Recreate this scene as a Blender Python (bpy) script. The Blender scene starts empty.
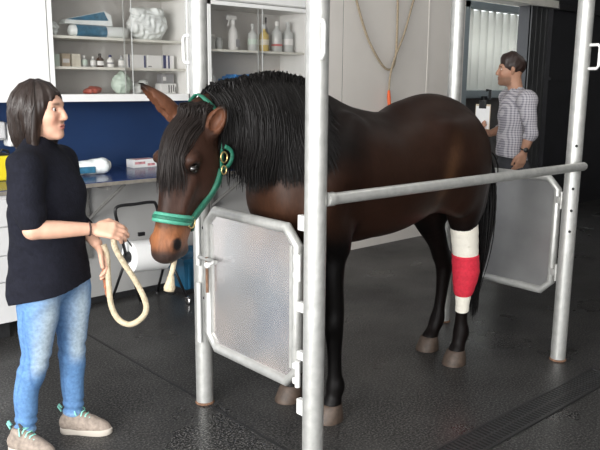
import bpy, bmesh, math, random
import numpy as np
from mathutils import Vector, Matrix
from mathutils.bvhtree import BVHTree

random.seed(7); rng = np.random.default_rng(7)
S = bpy.context.scene
COL = S.collection
PI = math.pi
V = Vector

# ------------------------------------------------------------------ materials
def _nodes(name):
    m = bpy.data.materials.new(name); m.use_nodes = True
    nt = m.node_tree; b = nt.nodes['Principled BSDF']
    return m, nt, b

def mat(name, col, rough=.6, metal=0., var=.0, vscale=6., bump=0., bscale=60., spec=.5, emit=None, sheen=0., coat=0.):
    m, nt, b = _nodes(name)
    b.inputs['Roughness'].default_value = rough
    b.inputs['Metallic'].default_value = metal
    b.inputs['Specular IOR Level'].default_value = spec
    b.inputs['Sheen Weight'].default_value = sheen
    b.inputs['Coat Weight'].default_value = coat
    c = (*col, 1)
    b.inputs['Base Color'].default_value = c
    tc = nt.nodes.new('ShaderNodeTexCoord')
    if var:
        n = nt.nodes.new('ShaderNodeTexNoise'); n.inputs['Scale'].default_value = vscale
        n.inputs['Detail'].default_value = 6
        nt.links.new(tc.outputs['Object'], n.inputs['Vector'])
        r = nt.nodes.new('ShaderNodeValToRGB')
        r.color_ramp.elements[0].position = .3; r.color_ramp.elements[1].position = .7
        r.color_ramp.elements[0].color = (*[max(0, x * (1 - var)) for x in col], 1)
        r.color_ramp.elements[1].color = (*[min(1, x * (1 + var)) for x in col], 1)
        nt.links.new(n.outputs['Fac'], r.inputs['Fac'])
        nt.links.new(r.outputs['Color'], b.inputs['Base Color'])
    if bump:
        n2 = nt.nodes.new('ShaderNodeTexNoise'); n2.inputs['Scale'].default_value = bscale
        n2.inputs['Detail'].default_value = 4
        nt.links.new(tc.outputs['Object'], n2.inputs['Vector'])
        bp = nt.nodes.new('ShaderNodeBump'); bp.inputs['Strength'].default_value = bump
        bp.inputs['Distance'].default_value = .01
        nt.links.new(n2.outputs['Fac'], bp.inputs['Height'])
        nt.links.new(bp.outputs['Normal'], b.inputs['Normal'])
    if emit:
        b.inputs['Emission Color'].default_value = (*emit[0], 1)
        b.inputs['Emission Strength'].default_value = emit[1]
    return m

def mat_attr(name, rough=.5, spec=.4, bump=0., bscale=150., sheen=0., var=.25, vscale=40., stretch=(1, 1, 1)):
    """colour comes from the mesh attribute 'tint' (coat / skin / dye pattern), times a fine noise"""
    m, nt, b = _nodes(name)
    b.inputs['Roughness'].default_value = rough
    b.inputs['Specular IOR Level'].default_value = spec
    b.inputs['Sheen Weight'].default_value = sheen
    at = nt.nodes.new('ShaderNodeAttribute'); at.attribute_name = 'tint'
    tc = nt.nodes.new('ShaderNodeTexCoord')
    mp = nt.nodes.new('ShaderNodeMapping'); mp.inputs['Scale'].default_value = stretch
    nt.links.new(tc.outputs['Object'], mp.inputs['Vector'])
    n = nt.nodes.new('ShaderNodeTexNoise'); n.inputs['Scale'].default_value = vscale; n.inputs['Detail'].default_value = 5
    nt.links.new(mp.outputs['Vector'], n.inputs['Vector'])
    mr = nt.nodes.new('ShaderNodeMapRange'); mr.inputs['From Min'].default_value = .3; mr.inputs['From Max'].default_value = .7
    mr.inputs['To Min'].default_value = 1 - var; mr.inputs['To Max'].default_value = 1 + var
    nt.links.new(n.outputs['Fac'], mr.inputs['Value'])
    mx = nt.nodes.new('ShaderNodeVectorMath'); mx.operation = 'SCALE'
    nt.links.new(at.outputs['Color'], mx.inputs[0]); nt.links.new(mr.outputs['Result'], mx.inputs['Scale'])
    nt.links.new(mx.outputs['Vector'], b.inputs['Base Color'])
    if bump:
        n2 = nt.nodes.new('ShaderNodeTexNoise'); n2.inputs['Scale'].default_value = bscale
        nt.links.new(mp.outputs['Vector'], n2.inputs['Vector'])
        bp = nt.nodes.new('ShaderNodeBump'); bp.inputs['Strength'].default_value = bump; bp.inputs['Distance'].default_value = .006
        nt.links.new(n2.outputs['Fac'], bp.inputs['Height']); nt.links.new(bp.outputs['Normal'], b.inputs['Normal'])
    return m

def mat_floor():
    m, nt, b = _nodes('speckled black rubber')
    tc = nt.nodes.new('ShaderNodeTexCoord')
    n = nt.nodes.new('ShaderNodeTexNoise'); n.inputs['Scale'].default_value = 95; n.inputs['Detail'].default_value = 2; n.inputs['Roughness'].default_value = .75
    nt.links.new(tc.outputs['Object'], n.inputs['Vector'])
    r = nt.nodes.new('ShaderNodeValToRGB')
    r.color_ramp.elements[0].position = .46; r.color_ramp.elements[0].color = (.007, .007, .0072, 1)
    r.color_ramp.elements[1].position = .72; r.color_ramp.elements[1].color = (.15, .145, .14, 1)
    nt.links.new(n.outputs['Fac'], r.inputs['Fac'])
    # patches of dust and damp
    n3 = nt.nodes.new('ShaderNodeTexNoise'); n3.inputs['Scale'].default_value = 1.4; n3.inputs['Detail'].default_value = 5
    nt.links.new(tc.outputs['Object'], n3.inputs['Vector'])
    r3 = nt.nodes.new('ShaderNodeMapRange'); r3.inputs['From Min'].default_value = .35; r3.inputs['From Max'].default_value = .7
    r3.inputs['To Min'].default_value = .26; r3.inputs['To Max'].default_value = .5
    nt.links.new(n3.outputs['Fac'], r3.inputs['Value']); nt.links.new(r3.outputs['Result'], b.inputs['Roughness'])
    n4 = nt.nodes.new('ShaderNodeTexNoise'); n4.inputs['Scale'].default_value = 2.6; n4.inputs['Detail'].default_value = 7; n4.inputs['Roughness'].default_value = .65
    nt.links.new(tc.outputs['Object'], n4.inputs['Vector'])
    r4 = nt.nodes.new('ShaderNodeMapRange'); r4.inputs['From Min'].default_value = .48; r4.inputs['From Max'].default_value = .72; r4.inputs['To Max'].default_value = .35
    nt.links.new(n4.outputs['Fac'], r4.inputs['Value'])
    mx = nt.nodes.new('ShaderNodeMix'); mx.data_type = 'RGBA'; mx.inputs[7].default_value = (.085, .083, .08, 1)
    nt.links.new(r4.outputs['Result'], mx.inputs[0]); nt.links.new(r.outputs['Color'], mx.inputs[6]); nt.links.new(mx.outputs[2], b.inputs['Base Color'])
    bp = nt.nodes.new('ShaderNodeBump'); bp.inputs['Strength'].default_value = .14; bp.inputs['Distance'].default_value = .004
    nt.links.new(n.outputs['Fac'], bp.inputs['Height']); nt.links.new(bp.outputs['Normal'], b.inputs['Normal'])
    b.inputs['Specular IOR Level'].default_value = .30
    return m

def mat_pane(name, tint=(.94, .935, .93), amt=.07):
    m = bpy.data.materials.new(name); m.use_nodes = True; nt = m.node_tree
    nt.nodes.clear()
    o = nt.nodes.new('ShaderNodeOutputMaterial'); t = nt.nodes.new('ShaderNodeBsdfTransparent'); t.inputs['Color'].default_value = (*tint, 1)
    g = nt.nodes.new('ShaderNodeBsdfGlossy'); g.inputs['Roughness'].default_value = .08
    x = nt.nodes.new('ShaderNodeMixShader'); x.inputs['Fac'].default_value = amt
    nt.links.new(t.outputs[0], x.inputs[1]); nt.links.new(g.outputs[0], x.inputs[2]); nt.links.new(x.outputs[0], o.inputs[0])
    return m

def mat_check(name, a, bcol, sc):
    """small woven check for the man's shirt"""
    m, nt, b = _nodes(name)
    tc = nt.nodes.new('ShaderNodeTexCoord')
    sep = nt.nodes.new('ShaderNodeSeparateXYZ'); nt.links.new(tc.outputs['Object'], sep.inputs[0])
    def tri(src, s):
        mu = nt.nodes.new('ShaderNodeMath'); mu.operation = 'MULTIPLY'; mu.inputs[1].default_value = s
        nt.links.new(src, mu.inputs[0])
        sn = nt.nodes.new('ShaderNodeMath'); sn.operation = 'SINE'; nt.links.new(mu.outputs[0], sn.inputs[0])
        gt = nt.nodes.new('ShaderNodeMath'); gt.operation = 'GREATER_THAN'; gt.inputs[1].default_value = .1
        nt.links.new(sn.outputs[0], gt.inputs[0]); return gt.outputs[0]
    sxy = nt.nodes.new('ShaderNodeMath'); sxy.operation = 'ADD'
    my = nt.nodes.new('ShaderNodeMath'); my.operation = 'MULTIPLY'; my.inputs[1].default_value = .3; nt.links.new(sep.outputs['Y'], my.inputs[0])
    nt.links.new(sep.outputs['X'], sxy.inputs[0]); nt.links.new(my.outputs[0], sxy.inputs[1])
    u = tri(sxy.outputs[0], sc); v = tri(sep.outputs['Z'], sc)
    ad = nt.nodes.new('ShaderNodeMath'); ad.operation = 'ADD'; nt.links.new(u, ad.inputs[0]); nt.links.new(v, ad.inputs[1])
    hf = nt.nodes.new('ShaderNodeMath'); hf.operation = 'MULTIPLY'; hf.inputs[1].default_value = .5; nt.links.new(ad.outputs[0], hf.inputs[0])
    mx = nt.nodes.new('ShaderNodeMix'); mx.data_type = 'RGBA'
    mx.inputs[6].default_value = (*a, 1); mx.inputs[7].default_value = (*bcol, 1)
    nt.links.new(hf.outputs[0], mx.inputs[0]); nt.links.new(mx.outputs[2], b.inputs['Base Color'])
    b.inputs['Roughness'].default_value = .9
    return m

M = {}
M['floor'] = mat_floor()
M['skirt'] = mat('black rubber skirting', (.015, .015, .016), .5, var=.3, vscale=40)
M['white_wall'] = mat('off white wall panel', (.69, .655, .61), .55, var=.035, vscale=2.5)
M['grey_panel'] = mat('pale grey lower panel', (.60, .60, .60), .5, var=.04, vscale=3)
M['blue_wall'] = mat('dark blue wall paint', (.012, .035, .105), .45, var=.1, vscale=3)
M['ceiling'] = mat('white ceiling', (.7, .7, .7), .8)
M['dark_wall'] = mat('black wall cladding', (.012, .012, .014), .42, var=.3, vscale=4)
M['dark_door'] = mat('charcoal door leaf', (.028, .029, .03), .4, var=.25, vscale=5)
M['seam'] = mat('dark seam', (.03, .03, .03), .7)
M['wall_trim'] = mat('pale wall trim', (.72, .70, .66), .5)
M['rail_pale'] = mat('pale door track', (.55, .54, .49), .45, var=.08)
M['galv'] = mat('galvanised steel', (.45, .45, .43), .40, metal=.5, var=.13, vscale=22, bump=.08, bscale=90)
M['galv_bright'] = mat('bright steel fitting', (.80, .80, .78), .38, metal=.3)
M['rust'] = mat('rust brown', (.16, .085, .05), .8, var=.4, vscale=60)
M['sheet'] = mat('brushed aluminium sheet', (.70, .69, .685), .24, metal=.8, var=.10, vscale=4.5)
def paint_reflection(m, a, c):  # soft pinkish blotches painted into the base colour in place of a reflection
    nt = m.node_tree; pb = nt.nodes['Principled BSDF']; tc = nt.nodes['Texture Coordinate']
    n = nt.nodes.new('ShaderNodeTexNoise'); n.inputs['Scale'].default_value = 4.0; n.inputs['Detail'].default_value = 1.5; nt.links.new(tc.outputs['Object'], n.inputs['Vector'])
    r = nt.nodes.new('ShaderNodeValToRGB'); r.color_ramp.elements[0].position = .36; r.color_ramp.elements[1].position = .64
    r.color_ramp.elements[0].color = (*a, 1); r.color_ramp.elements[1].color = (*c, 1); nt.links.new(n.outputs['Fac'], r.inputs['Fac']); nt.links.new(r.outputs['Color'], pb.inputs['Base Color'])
paint_reflection(M['sheet'], (.62, .62, .63), (.80, .74, .71))
M['sheet_dull'] = mat('dull aluminium sheet', (.36, .36, .36), .36, metal=.75, var=.12, vscale=4, bump=.05, bscale=9)
M['black_hole'] = mat('black bolt', (.006, .006, .006), .7)
M['cab_white'] = mat('white cabinet laminate', (.82, .82, .80), .38)
M['cab_in'] = mat('cabinet interior', (.60, .585, .565), .55)
M['shelf'] = mat('cream shelf board', (.76, .75, .68), .5)
M['pane'] = mat_pane('glass pane')
M['worktop'] = mat('blue worktop laminate', (.016, .034, .115), .22, var=.08)
M['edge'] = mat('worn worktop edge', (.22, .20, .17), .55, var=.2, vscale=30)
M['bracket'] = mat('grey steel bracket', (.20, .195, .185), .5, metal=.3)
M['black_metal'] = mat('black tube', (.010, .010, .011), .35)
M['paper'] = mat('white paper', (.85, .85, .84), .8, var=.03, vscale=10)
M['paper_end'] = mat('paper edge rings', (.78, .78, .80), .85)
M['blue_plastic'] = mat('blue plastic', (.014, .085, .16), .42, var=.15)
M['chrome'] = mat('chrome', (.8, .8, .8), .2, metal=1)
M['yellow'] = mat('yellow plastic', (.75, .60, .02), .45)
M['black_plastic'] = mat('black plastic', (.012, .012, .013), .4)
M['led'] = mat('violet light', (.2, .15, .9), .4, emit=((.25, .2, 1.), 2.2))
M['film_blue'] = mat('printed blue film', (.035, .14, .23), .35, var=.3, vscale=30)
M['film_white'] = mat('white plastic film', (.80, .84, .83), .35, var=.06, vscale=15, bump=.4, bscale=40)
M['cream'] = mat('cream cotton', (.72, .68, .57), .9, var=.1, bump=.5, bscale=60)
M['card_white'] = mat('white card', (.80, .80, .79), .7)
M['card_pink'] = mat('pink print', (.62, .28, .30), .7, var=.5, vscale=45)
M['navy_print'] = mat('navy print', (.02, .03, .13), .6)
M['grey_print'] = mat('grey print', (.28, .28, .29), .6)
M['clear'] = mat('clear plastic', (.54, .56, .55), .2, spec=.6)
M['amber_fluid'] = mat('amber liquid', (.62, .47, .16), .2)
M['brown_glass'] = mat('brown glass', (.05, .018, .008), .15)
M['label_white'] = mat('white label', (.80, .80, .78), .6)
M['label_red'] = mat('red print', (.55, .12, .12), .6)
M['label_green'] = mat('green print', (.15, .35, .18), .6)
M['pale_green'] = mat('pale green plastic', (.55, .66, .58), .4)
M['beige'] = mat('beige plastic', (.55, .45, .33), .5)
M['red_plastic'] = mat('red plastic', (.40, .08, .05), .5)
M['bright_blue'] = mat('bright blue plastic', (.04, .25, .62), .4)
M['rope'] = mat('cream cotton rope', (.46, .385, .265), .85, var=.2, vscale=60, bump=.7, bscale=140)
M['rope_old'] = mat('old beige rope', (.36, .29, .20), .9, var=.2, vscale=70, bump=.5, bscale=150)
M['orange'] = mat('orange tape', (.80, .13, .03), .5)
M['halter'] = mat('green halter webbing', (.006, .105, .062), .6, var=.2, vscale=80, bump=.3, bscale=200)
M['halter_pad'] = mat('pale mint halter padding', (.05, .25, .17), .6, var=.1, vscale=60)
M['halter_dark'] = mat('dark green webbing', (.008, .085, .05), .6)
M['brass'] = mat('brass hardware', (.62, .46, .20), .3, metal=.9)
M['horse'] = mat_attr('bay coat', rough=.48, spec=.14, bump=.12, bscale=220, var=.18, vscale=90, stretch=(1, 1, .35))
M['hair_black'] = mat('black horsehair', (.0045, .0036, .0034), .5, spec=.22)
M['hair_fore'] = mat('brown black forelock', (.010, .0066, .0055), .5, spec=.25)
M['hoof'] = mat('horn', (.062, .042, .030), .6, var=.3, vscale=40)
M['eye_dark'] = mat('dark eye', (.006, .004, .003), .08, spec=.7)
M['bandage_white'] = mat('white bandage', (.80, .76, .66), .85, var=.05, bump=.5, bscale=90)
M['bandage_red'] = mat('red cohesive wrap', (.62, .02, .045), .75, var=.12, vscale=50, bump=.5, bscale=120)
M['skin'] = mat_attr('skin', rough=.5, spec=.35, var=.06, vscale=30)
M['hair_woman'] = mat('dark brown hair', (.020, .012, .009), .38, spec=.5)
M['hair_man'] = mat('brown hair', (.022, .010, .007), .5)
M['sweater'] = mat('navy black fleece', (.0075, .008, .0135), .95, var=.25, vscale=50, bump=.3, bscale=120, spec=.2)
M['jeans'] = mat_attr('washed denim', rough=.85, spec=.2, bump=.35, bscale=300, var=.18, vscale=70)
M['shoe'] = mat('taupe suede', (.25, .205, .17), .85, var=.25, vscale=60)
M['sole'] = mat('pale rubber sole', (.42, .38, .33), .7)
M['lace'] = mat('mint lace', (.25, .62, .52), .7)
M['dark_lace'] = mat('dark tongue', (.05, .045, .04), .8)
M['bracelet'] = mat('dark cord', (.05, .025, .02), .7)
M['shirt'] = mat_check('checked shirt', (.52, .50, .52), (.20, .19, .225), 330.)
M['trousers'] = mat('dark trousers', (.035, .036, .042), .85, var=.2)
M['watch'] = mat('black watch', (.01, .01, .01), .3)
M['eye_white'] = mat('eye white', (.7, .68, .65), .3)
M['eye_iris'] = mat('brown iris', (.03, .015, .008), .15)
M['poly'] = mat('translucent corrugated sheet', (.84, .84, .80), .45, var=.12, vscale=1.8)
def translucent(m, col, amt):
    nt = m.node_tree; o = nt.nodes['Material Output']; pb = nt.nodes['Principled BSDF']
    t = nt.nodes.new('ShaderNodeBsdfTranslucent'); t.inputs['Color'].default_value = (*col, 1); x = nt.nodes.new('ShaderNodeMixShader'); x.inputs['Fac'].default_value = amt
    nt.links.new(pb.outputs[0], x.inputs[1]); nt.links.new(t.outputs[0], x.inputs[2]); nt.links.new(x.outputs[0], o.inputs['Surface'])
translucent(M['poly'], (.86, .86, .82), .5)
M['stable_grey'] = mat('blue grey steel', (.24, .28, .29), .5)
M['stable_dark'] = mat('dark stable boards', (.045, .032, .024), .7, var=.35, vscale=6)
M['wood_pale'] = mat('pale timber', (.42, .37, .28), .7, var=.15)
M['grate'] = mat('dark grate bars', (.028, .028, .029), .42, metal=.3)

# ------------------------------------------------------------------ helpers
def link(o):
    COL.objects.link(o); return o

def tag(o, label=None, cat=None, group=None, kind=None):
    if label: o['label'] = label
    if cat: o['category'] = cat
    if group: o['group'] = group
    if kind: o['kind'] = kind
    return o

def thing(name, label, cat, loc, rz=0., group=None):
    o = bpy.data.objects.new(name, None); link(o)
    o.location = loc; o.rotation_euler = (0, 0, rz); o.empty_display_size = .1
    return tag(o, label, cat, group)

def root_of(o):
    m = Matrix.Identity(4); chain = []
    while o is not None: chain.append(o); o = o.parent
    for x in reversed(chain):
        m = m @ Matrix.Translation(x.location) @ x.rotation_euler.to_matrix().to_4x4()
    return m

def put(name, me, mats, parent=None, smooth=None, local=False, base=None):
    """link mesh ME (world coordinates, unless LOCAL) as one object"""
    if not isinstance(mats, (list, tuple)): mats = [mats]
    for x in mats: me.materials.append(x)
    o = bpy.data.objects.new(name, me); link(o)
    if parent is not None:
        if not local: me.transform(root_of(parent).inverted())
        o.parent = parent
    elif not local:
        if base is None:
            co = np.empty(len(me.vertices) * 3); me.vertices.foreach_get('co', co); co = co.reshape(-1, 3)
            base = ((co[:, 0].min() + co[:, 0].max()) / 2, (co[:, 1].min() + co[:, 1].max()) / 2, co[:, 2].min())
        me.transform(Matrix.Translation([-x for x in base])); o.location = base
    if smooth is not None:
        me.polygons.foreach_set('use_smooth', [smooth] * len(me.polygons))
    return o

def obj(name, bm, mats, parent=None, smooth=False, local=False, angle=None, base=None):
    bmesh.ops.recalc_face_normals(bm, faces=bm.faces)
    if angle is not None:
        smooth = None
        for f in bm.faces: f.smooth = True
        for e in bm.edges:
            if len(e.link_faces) == 2 and e.calc_face_angle(0) > angle: e.smooth = False
    me = bpy.data.meshes.new(name); bm.to_mesh(me); bm.free()
    return put(name, me, mats, parent, smooth, local, base)

def B(): return bmesh.new()

def box(bm, lo, hi, bevel=0., rot=None, mi=0):
    lo = V(lo); hi = V(hi); c = (lo + hi) / 2; s = hi - lo
    r = bmesh.ops.create_cube(bm, size=1.); vs = r['verts']
    bmesh.ops.scale(bm, vec=s, verts=vs)
    if bevel:
        es = list({e for v in vs for e in v.link_edges})
        rb = bmesh.ops.bevel(bm, geom=es, offset=bevel, segments=2, affect='EDGES', profile=.5)
        vs = list({v for f in rb['faces'] for v in f.verts} | {v for v in vs if v.is_valid})
    if rot is not None: bmesh.ops.rotate(bm, cent=(0, 0, 0), matrix=rot, verts=vs)
    bmesh.ops.translate(bm, vec=c, verts=vs)
    if mi:
        for f in {f for v in vs for f in v.link_faces}: f.material_index = mi
    return vs

def tube(bm, pts, r, seg=12, closed=False, cap=True, flat=None, mi=0, upv=None):
    """sweep a circle (or, with FLAT=(w,t), a strap section) along pts; r scalar or list"""
    pts = [V(p) for p in pts]; n = len(pts)
    rs = r if isinstance(r, (list, tuple, np.ndarray)) else [r] * n
    rings = []; prev = None
    for i in range(n):
        if closed: t = pts[(i + 1) % n] - pts[i - 1]
        else: t = pts[min(i + 1, n - 1)] - pts[max(i - 1, 0)]
        if t.length < 1e-9: t = V((0, 0, 1))
        t.normalize()
        if upv is not None:
            u = V(upv[i]); u = u - t * u.dot(t); u.normalize()
        elif prev is None:
            a = V((0, 0, 1)) if abs(t.z) < .9 else V((1, 0, 0))
            u = a - t * a.dot(t); u.normalize()
        else:
            u = prev - t * prev.dot(t)
            if u.length < 1e-6: u = V((1, 0, 0)) - t * t.x
            u.normalize()
        prev = u; w = t.cross(u)
        ring = []
        for k in range(seg):
            a = 2 * PI * k / seg
            if flat: ca, sa = math.cos(a), math.sin(a); p = pts[i] + u * (flat[1] / 2 * math.copysign(abs(ca) ** .5, ca)) + w * (flat[0] / 2 * math.copysign(abs(sa) ** .5, sa))
            else: p = pts[i] + (u * math.cos(a) + w * math.sin(a)) * rs[i]
            ring.append(bm.verts.new(p))
        rings.append(ring)
    fs = []
    for i in range(n if closed else n - 1):
        a, b = rings[i], rings[(i + 1) % n]
        for k in range(seg): fs.append(bm.faces.new((a[k], a[(k + 1) % seg], b[(k + 1) % seg], b[k])))
    if cap and not closed:
        fs.append(bm.faces.new(rings[0][::-1])); fs.append(bm.faces.new(rings[-1]))
    for f in fs: f.material_index = mi
    return rings

def lathe(bm, prof, c, seg=20, axis=None, mi=0):
    """revolve (radius, height) pairs about the vertical through c (or along AXIS)"""
    c = V(c); rings = []
    q = V((0, 0, 1)).rotation_difference(V(axis)) if axis is not None else None
    for r, h in prof:
        ring = []
        for k in range(seg):
            a = 2 * PI * k / seg; p = V((max(r, 1e-4) * math.cos(a), max(r, 1e-4) * math.sin(a), h))
            if q is not None: p = q @ p
            ring.append(bm.verts.new(c + p))
        rings.append(ring)
    fs = []
    for a, b in zip(rings, rings[1:]):
        for k in range(seg): fs.append(bm.faces.new((a[k], a[(k + 1) % seg], b[(k + 1) % seg], b[k])))
    fs.append(bm.faces.new(rings[0][::-1])); fs.append(bm.faces.new(rings[-1]))
    for f in fs: f.material_index = mi

def spline(pts, n=6, closed=False):
    """Catmull-Rom through points of any dimension"""
    P = [np.array(p, float) for p in pts]; m = len(P); out = []
    rngi = range(m) if closed else range(m - 1)
    for i in rngi:
        p0 = P[i - 1] if (closed or i > 0) else 2 * P[0] - P[1]
        p1 = P[i]; p2 = P[(i + 1) % m]
        p3 = P[(i + 2) % m] if (closed or i + 2 < m) else 2 * P[-1] - P[-2]
        for k in range(n):
            t = k / n
            out.append(.5 * ((2 * p1) + (-p0 + p2) * t + (2 * p0 - 5 * p1 + 4 * p2 - p3) * t * t + (-p0 + 3 * p1 - 3 * p2 + p3) * t ** 3))
    if not closed: out.append(P[-1])
    return out

def dup(root, loc, label=None, group=None, rz=None):
    r = root.copy(); COL.objects.link(r); r.location = loc
    if rz is not None: r.rotation_euler = (0, 0, rz)
    if label: r['label'] = label
    if group: r['group'] = group
    for ch in list(root.children):
        c = ch.copy(); COL.objects.link(c); c.parent = r
        for g in ch.children:
            d = g.copy(); COL.objects.link(d); d.parent = c
    return r

# ------------------------------------------------------------------ smooth-surface modelling (signed distance + surface nets)
class Field:
    def __init__(s, lo, hi, h):
        s.lo = np.array(lo, np.float32); s.h = h
        s.n = np.ceil((np.array(hi) - s.lo) / h).astype(int) + 1
        s.F = np.full(s.n, .2, np.float32)
        s.ax = [s.lo[i] + h * np.arange(s.n[i], dtype=np.float32) for i in range(3)]
    def _sub(s, lo, hi):
        i0 = np.maximum(np.floor((np.array(lo) - s.lo) / s.h).astype(int), 0)
        i1 = np.minimum(np.ceil((np.array(hi) - s.lo) / s.h).astype(int) + 1, s.n)
        sl = tuple(slice(a, max(a, b)) for a, b in zip(i0, i1))
        g = np.meshgrid(*[s.ax[i][sl[i]] for i in range(3)], indexing='ij', sparse=True)
        return sl, g
    def _mix(s, sl, d, k, sub=False):
        A = s.F[sl]
        if A.size == 0: return
        if sub:
            h = np.clip(.5 - .5 * (A + d) / k, 0, 1); s.F[sl] = A * (1 - h) + (-d) * h + k * h * (1 - h)
        else:
            h = np.clip(.5 + .5 * (A - d) / k, 0, 1); s.F[sl] = A * (1 - h) + d * h - k * h * (1 - h)
    def chain(s, pts, k=.03, scale=(1, 1, 1), c=None, smooth=4, sub=False):
        pts = [np.array(p, float) for p in pts]
        if smooth > 1 and len(pts) > 2: pts = spline(pts, smooth)
        P = np.array(pts); sc = np.array(scale, float); c = P[:, :3].mean(0) if c is None else np.array(c, float)
        R = P[:, 3]; mg = k * 1.2 + s.h * 3
        lo = (P[:, :3] - R[:, None] * 1.0 * np.maximum(sc, 1)).min(0) - mg; hi = (P[:, :3] + R[:, None] * np.maximum(sc, 1)).max(0) + mg
        sl, (X, Y, Z) = s._sub(lo, hi)
        Q = (P[:, :3] - c) / sc
        X = (X - c[0]) / sc[0]; Y = (Y - c[1]) / sc[1]; Z = (Z - c[2]) / sc[2]
        d = None
        for a, b, ra, rb in zip(Q, Q[1:], R, R[1:]):
            ba = b - a; L2 = float(ba @ ba) + 1e-12
            t = np.clip(((X - a[0]) * ba[0] + (Y - a[1]) * ba[1] + (Z - a[2]) * ba[2]) / L2, 0, 1)
            q = np.sqrt((X - a[0] - t * ba[0]) ** 2 + (Y - a[1] - t * ba[1]) ** 2 + (Z - a[2] - t * ba[2]) ** 2) - (ra + (rb - ra) * t)
            d = q if d is None else np.minimum(d, q)
        s._mix(sl, (d * sc.min()).astype(np.float32), k, sub)
    def ell(s, c, r, k=.02, rot=None, sub=False):
        c = np.array(c, float); r = np.array(r, float); m = r.max() + k * 1.2 + s.h * 3
        sl, (X, Y, Z) = s._sub(c - m, c + m)
        X = X - c[0]; Y = Y - c[1]; Z = Z - c[2]
        if rot is not None:
            A = np.array(rot.to_3x3() if hasattr(rot, 'to_3x3') else rot).T
            X, Y, Z = [A[i, 0] * X + A[i, 1] * Y + A[i, 2] * Z for i in range(3)]
        k0 = np.sqrt((X / r[0]) ** 2 + (Y / r[1]) ** 2 + (Z / r[2]) ** 2)
        k1 = np.sqrt((X / r[0] ** 2) ** 2 + (Y / r[1] ** 2) ** 2 + (Z / r[2] ** 2) ** 2) + 1e-9
        s._mix(sl, (k0 * (k0 - 1) / k1).astype(np.float32), k, sub)
    def cut_below(s, z):
        s.F = np.maximum(s.F, (z - s.ax[2])[None, None, :])
    def cut_above(s, z):
        s.F = np.maximum(s.F, (s.ax[2] - z)[None, None, :])
    def displace(s, fn):
        g = np.meshgrid(*s.ax, indexing='ij', sparse=True)
        s.F = s.F + fn(*g).astype(np.float32)
    def mesh(s, name, smooth_it=2, color=None):
        F = np.pad(s.F, 1, constant_values=.2); n = F.shape
        ins = F < 0
        nc = [x - 1 for x in n]
        acc = np.zeros((*nc, 3), np.float32); cnt = np.zeros(nc, np.float32)
        def sl(o): return tuple(slice(o[i], o[i] + nc[i]) for i in range(3))
        for axis in range(3):
            o1, o2 = [(1, 2), (0, 2), (0, 1)][axis]
            for a in (0, 1):
                for b in (0, 1):
                    p = [0, 0, 0]; p[o1] = a; p[o2] = b; q = list(p); q[axis] = 1
                    fa = F[sl(p)]; fb = F[sl(q)]
                    m = ins[sl(p)] != ins[sl(q)]
                    t = np.where(m, fa / np.where(m, fa - fb, 1), 0)
                    for i in range(3):
                        acc[..., i] += np.where(m, (t if i == axis else p[i]), 0)
                    cnt += m
        act = cnt > 0
        idx = np.full(nc, -1, np.int64); idx[act] = np.arange(act.sum())
        ijk = np.argwhere(act)
        P = (ijk + acc[act] / cnt[act][:, None] - 1) * s.h + s.lo
        faces = []
        for axis in range(3):
            o1, o2 = [(1, 2), (2, 0), (0, 1)][axis]
            lo = [slice(1, -1)] * 3; lo[axis] = slice(0, n[axis] - 1)
            hi = list(lo); hi[axis] = slice(1, n[axis])
            a = ins[tuple(lo)]; b = ins[tuple(hi)]
            for flip in (0, 1):
                m = (a & ~b) if not flip else (~a & b)
                g = np.argwhere(m); off = np.array([1, 1, 1]); off[axis] = 0; g = g + off
                e1 = np.zeros(3, int); e1[o1] = 1; e2 = np.zeros(3, int); e2[o2] = 1
                q = [g - e1 - e2, g - e2, g, g - e1]
                quad = np.stack([idx[x[:, 0], x[:, 1], x[:, 2]] for x in q], 1)
                faces.append(quad if not flip else quad[:, ::-1])
        Q = np.concatenate(faces); Q = Q[(Q >= 0).all(1)]
        ed = np.concatenate([Q[:, [0, 1]], Q[:, [1, 2]], Q[:, [2, 3]], Q[:, [3, 0]]])
        for it in range(smooth_it):
            A = np.zeros_like(P); C = np.zeros(len(P))
            np.add.at(A, ed[:, 0], P[ed[:, 1]]); np.add.at(C, ed[:, 0], 1)
            np.add.at(A, ed[:, 1], P[ed[:, 0]]); np.add.at(C, ed[:, 1], 1)
            P = P + (.5 if it % 2 == 0 else -.35) * (A / np.maximum(C, 1)[:, None] - P)
        me = bpy.data.meshes.new(name)
        me.vertices.add(len(P)); me.vertices.foreach_set('co', P.astype(np.float32).ravel())
        me.loops.add(len(Q) * 4); me.loops.foreach_set('vertex_index', Q.astype(np.int32).ravel())
        me.polygons.add(len(Q)); me.polygons.foreach_set('loop_start', np.arange(0, len(Q) * 4, 4, dtype=np.int32))
        me.polygons.foreach_set('use_smooth', np.ones(len(Q), bool))
        me.update(calc_edges=True); me.validate()
        if color is not None:
            c = color(P); c = np.concatenate([c, np.ones((len(P), 1))], 1).astype(np.float32)
            at = me.attributes.new('tint', 'FLOAT_COLOR', 'POINT'); at.data.foreach_set('color', c.ravel())
        return me, P, Q

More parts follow.
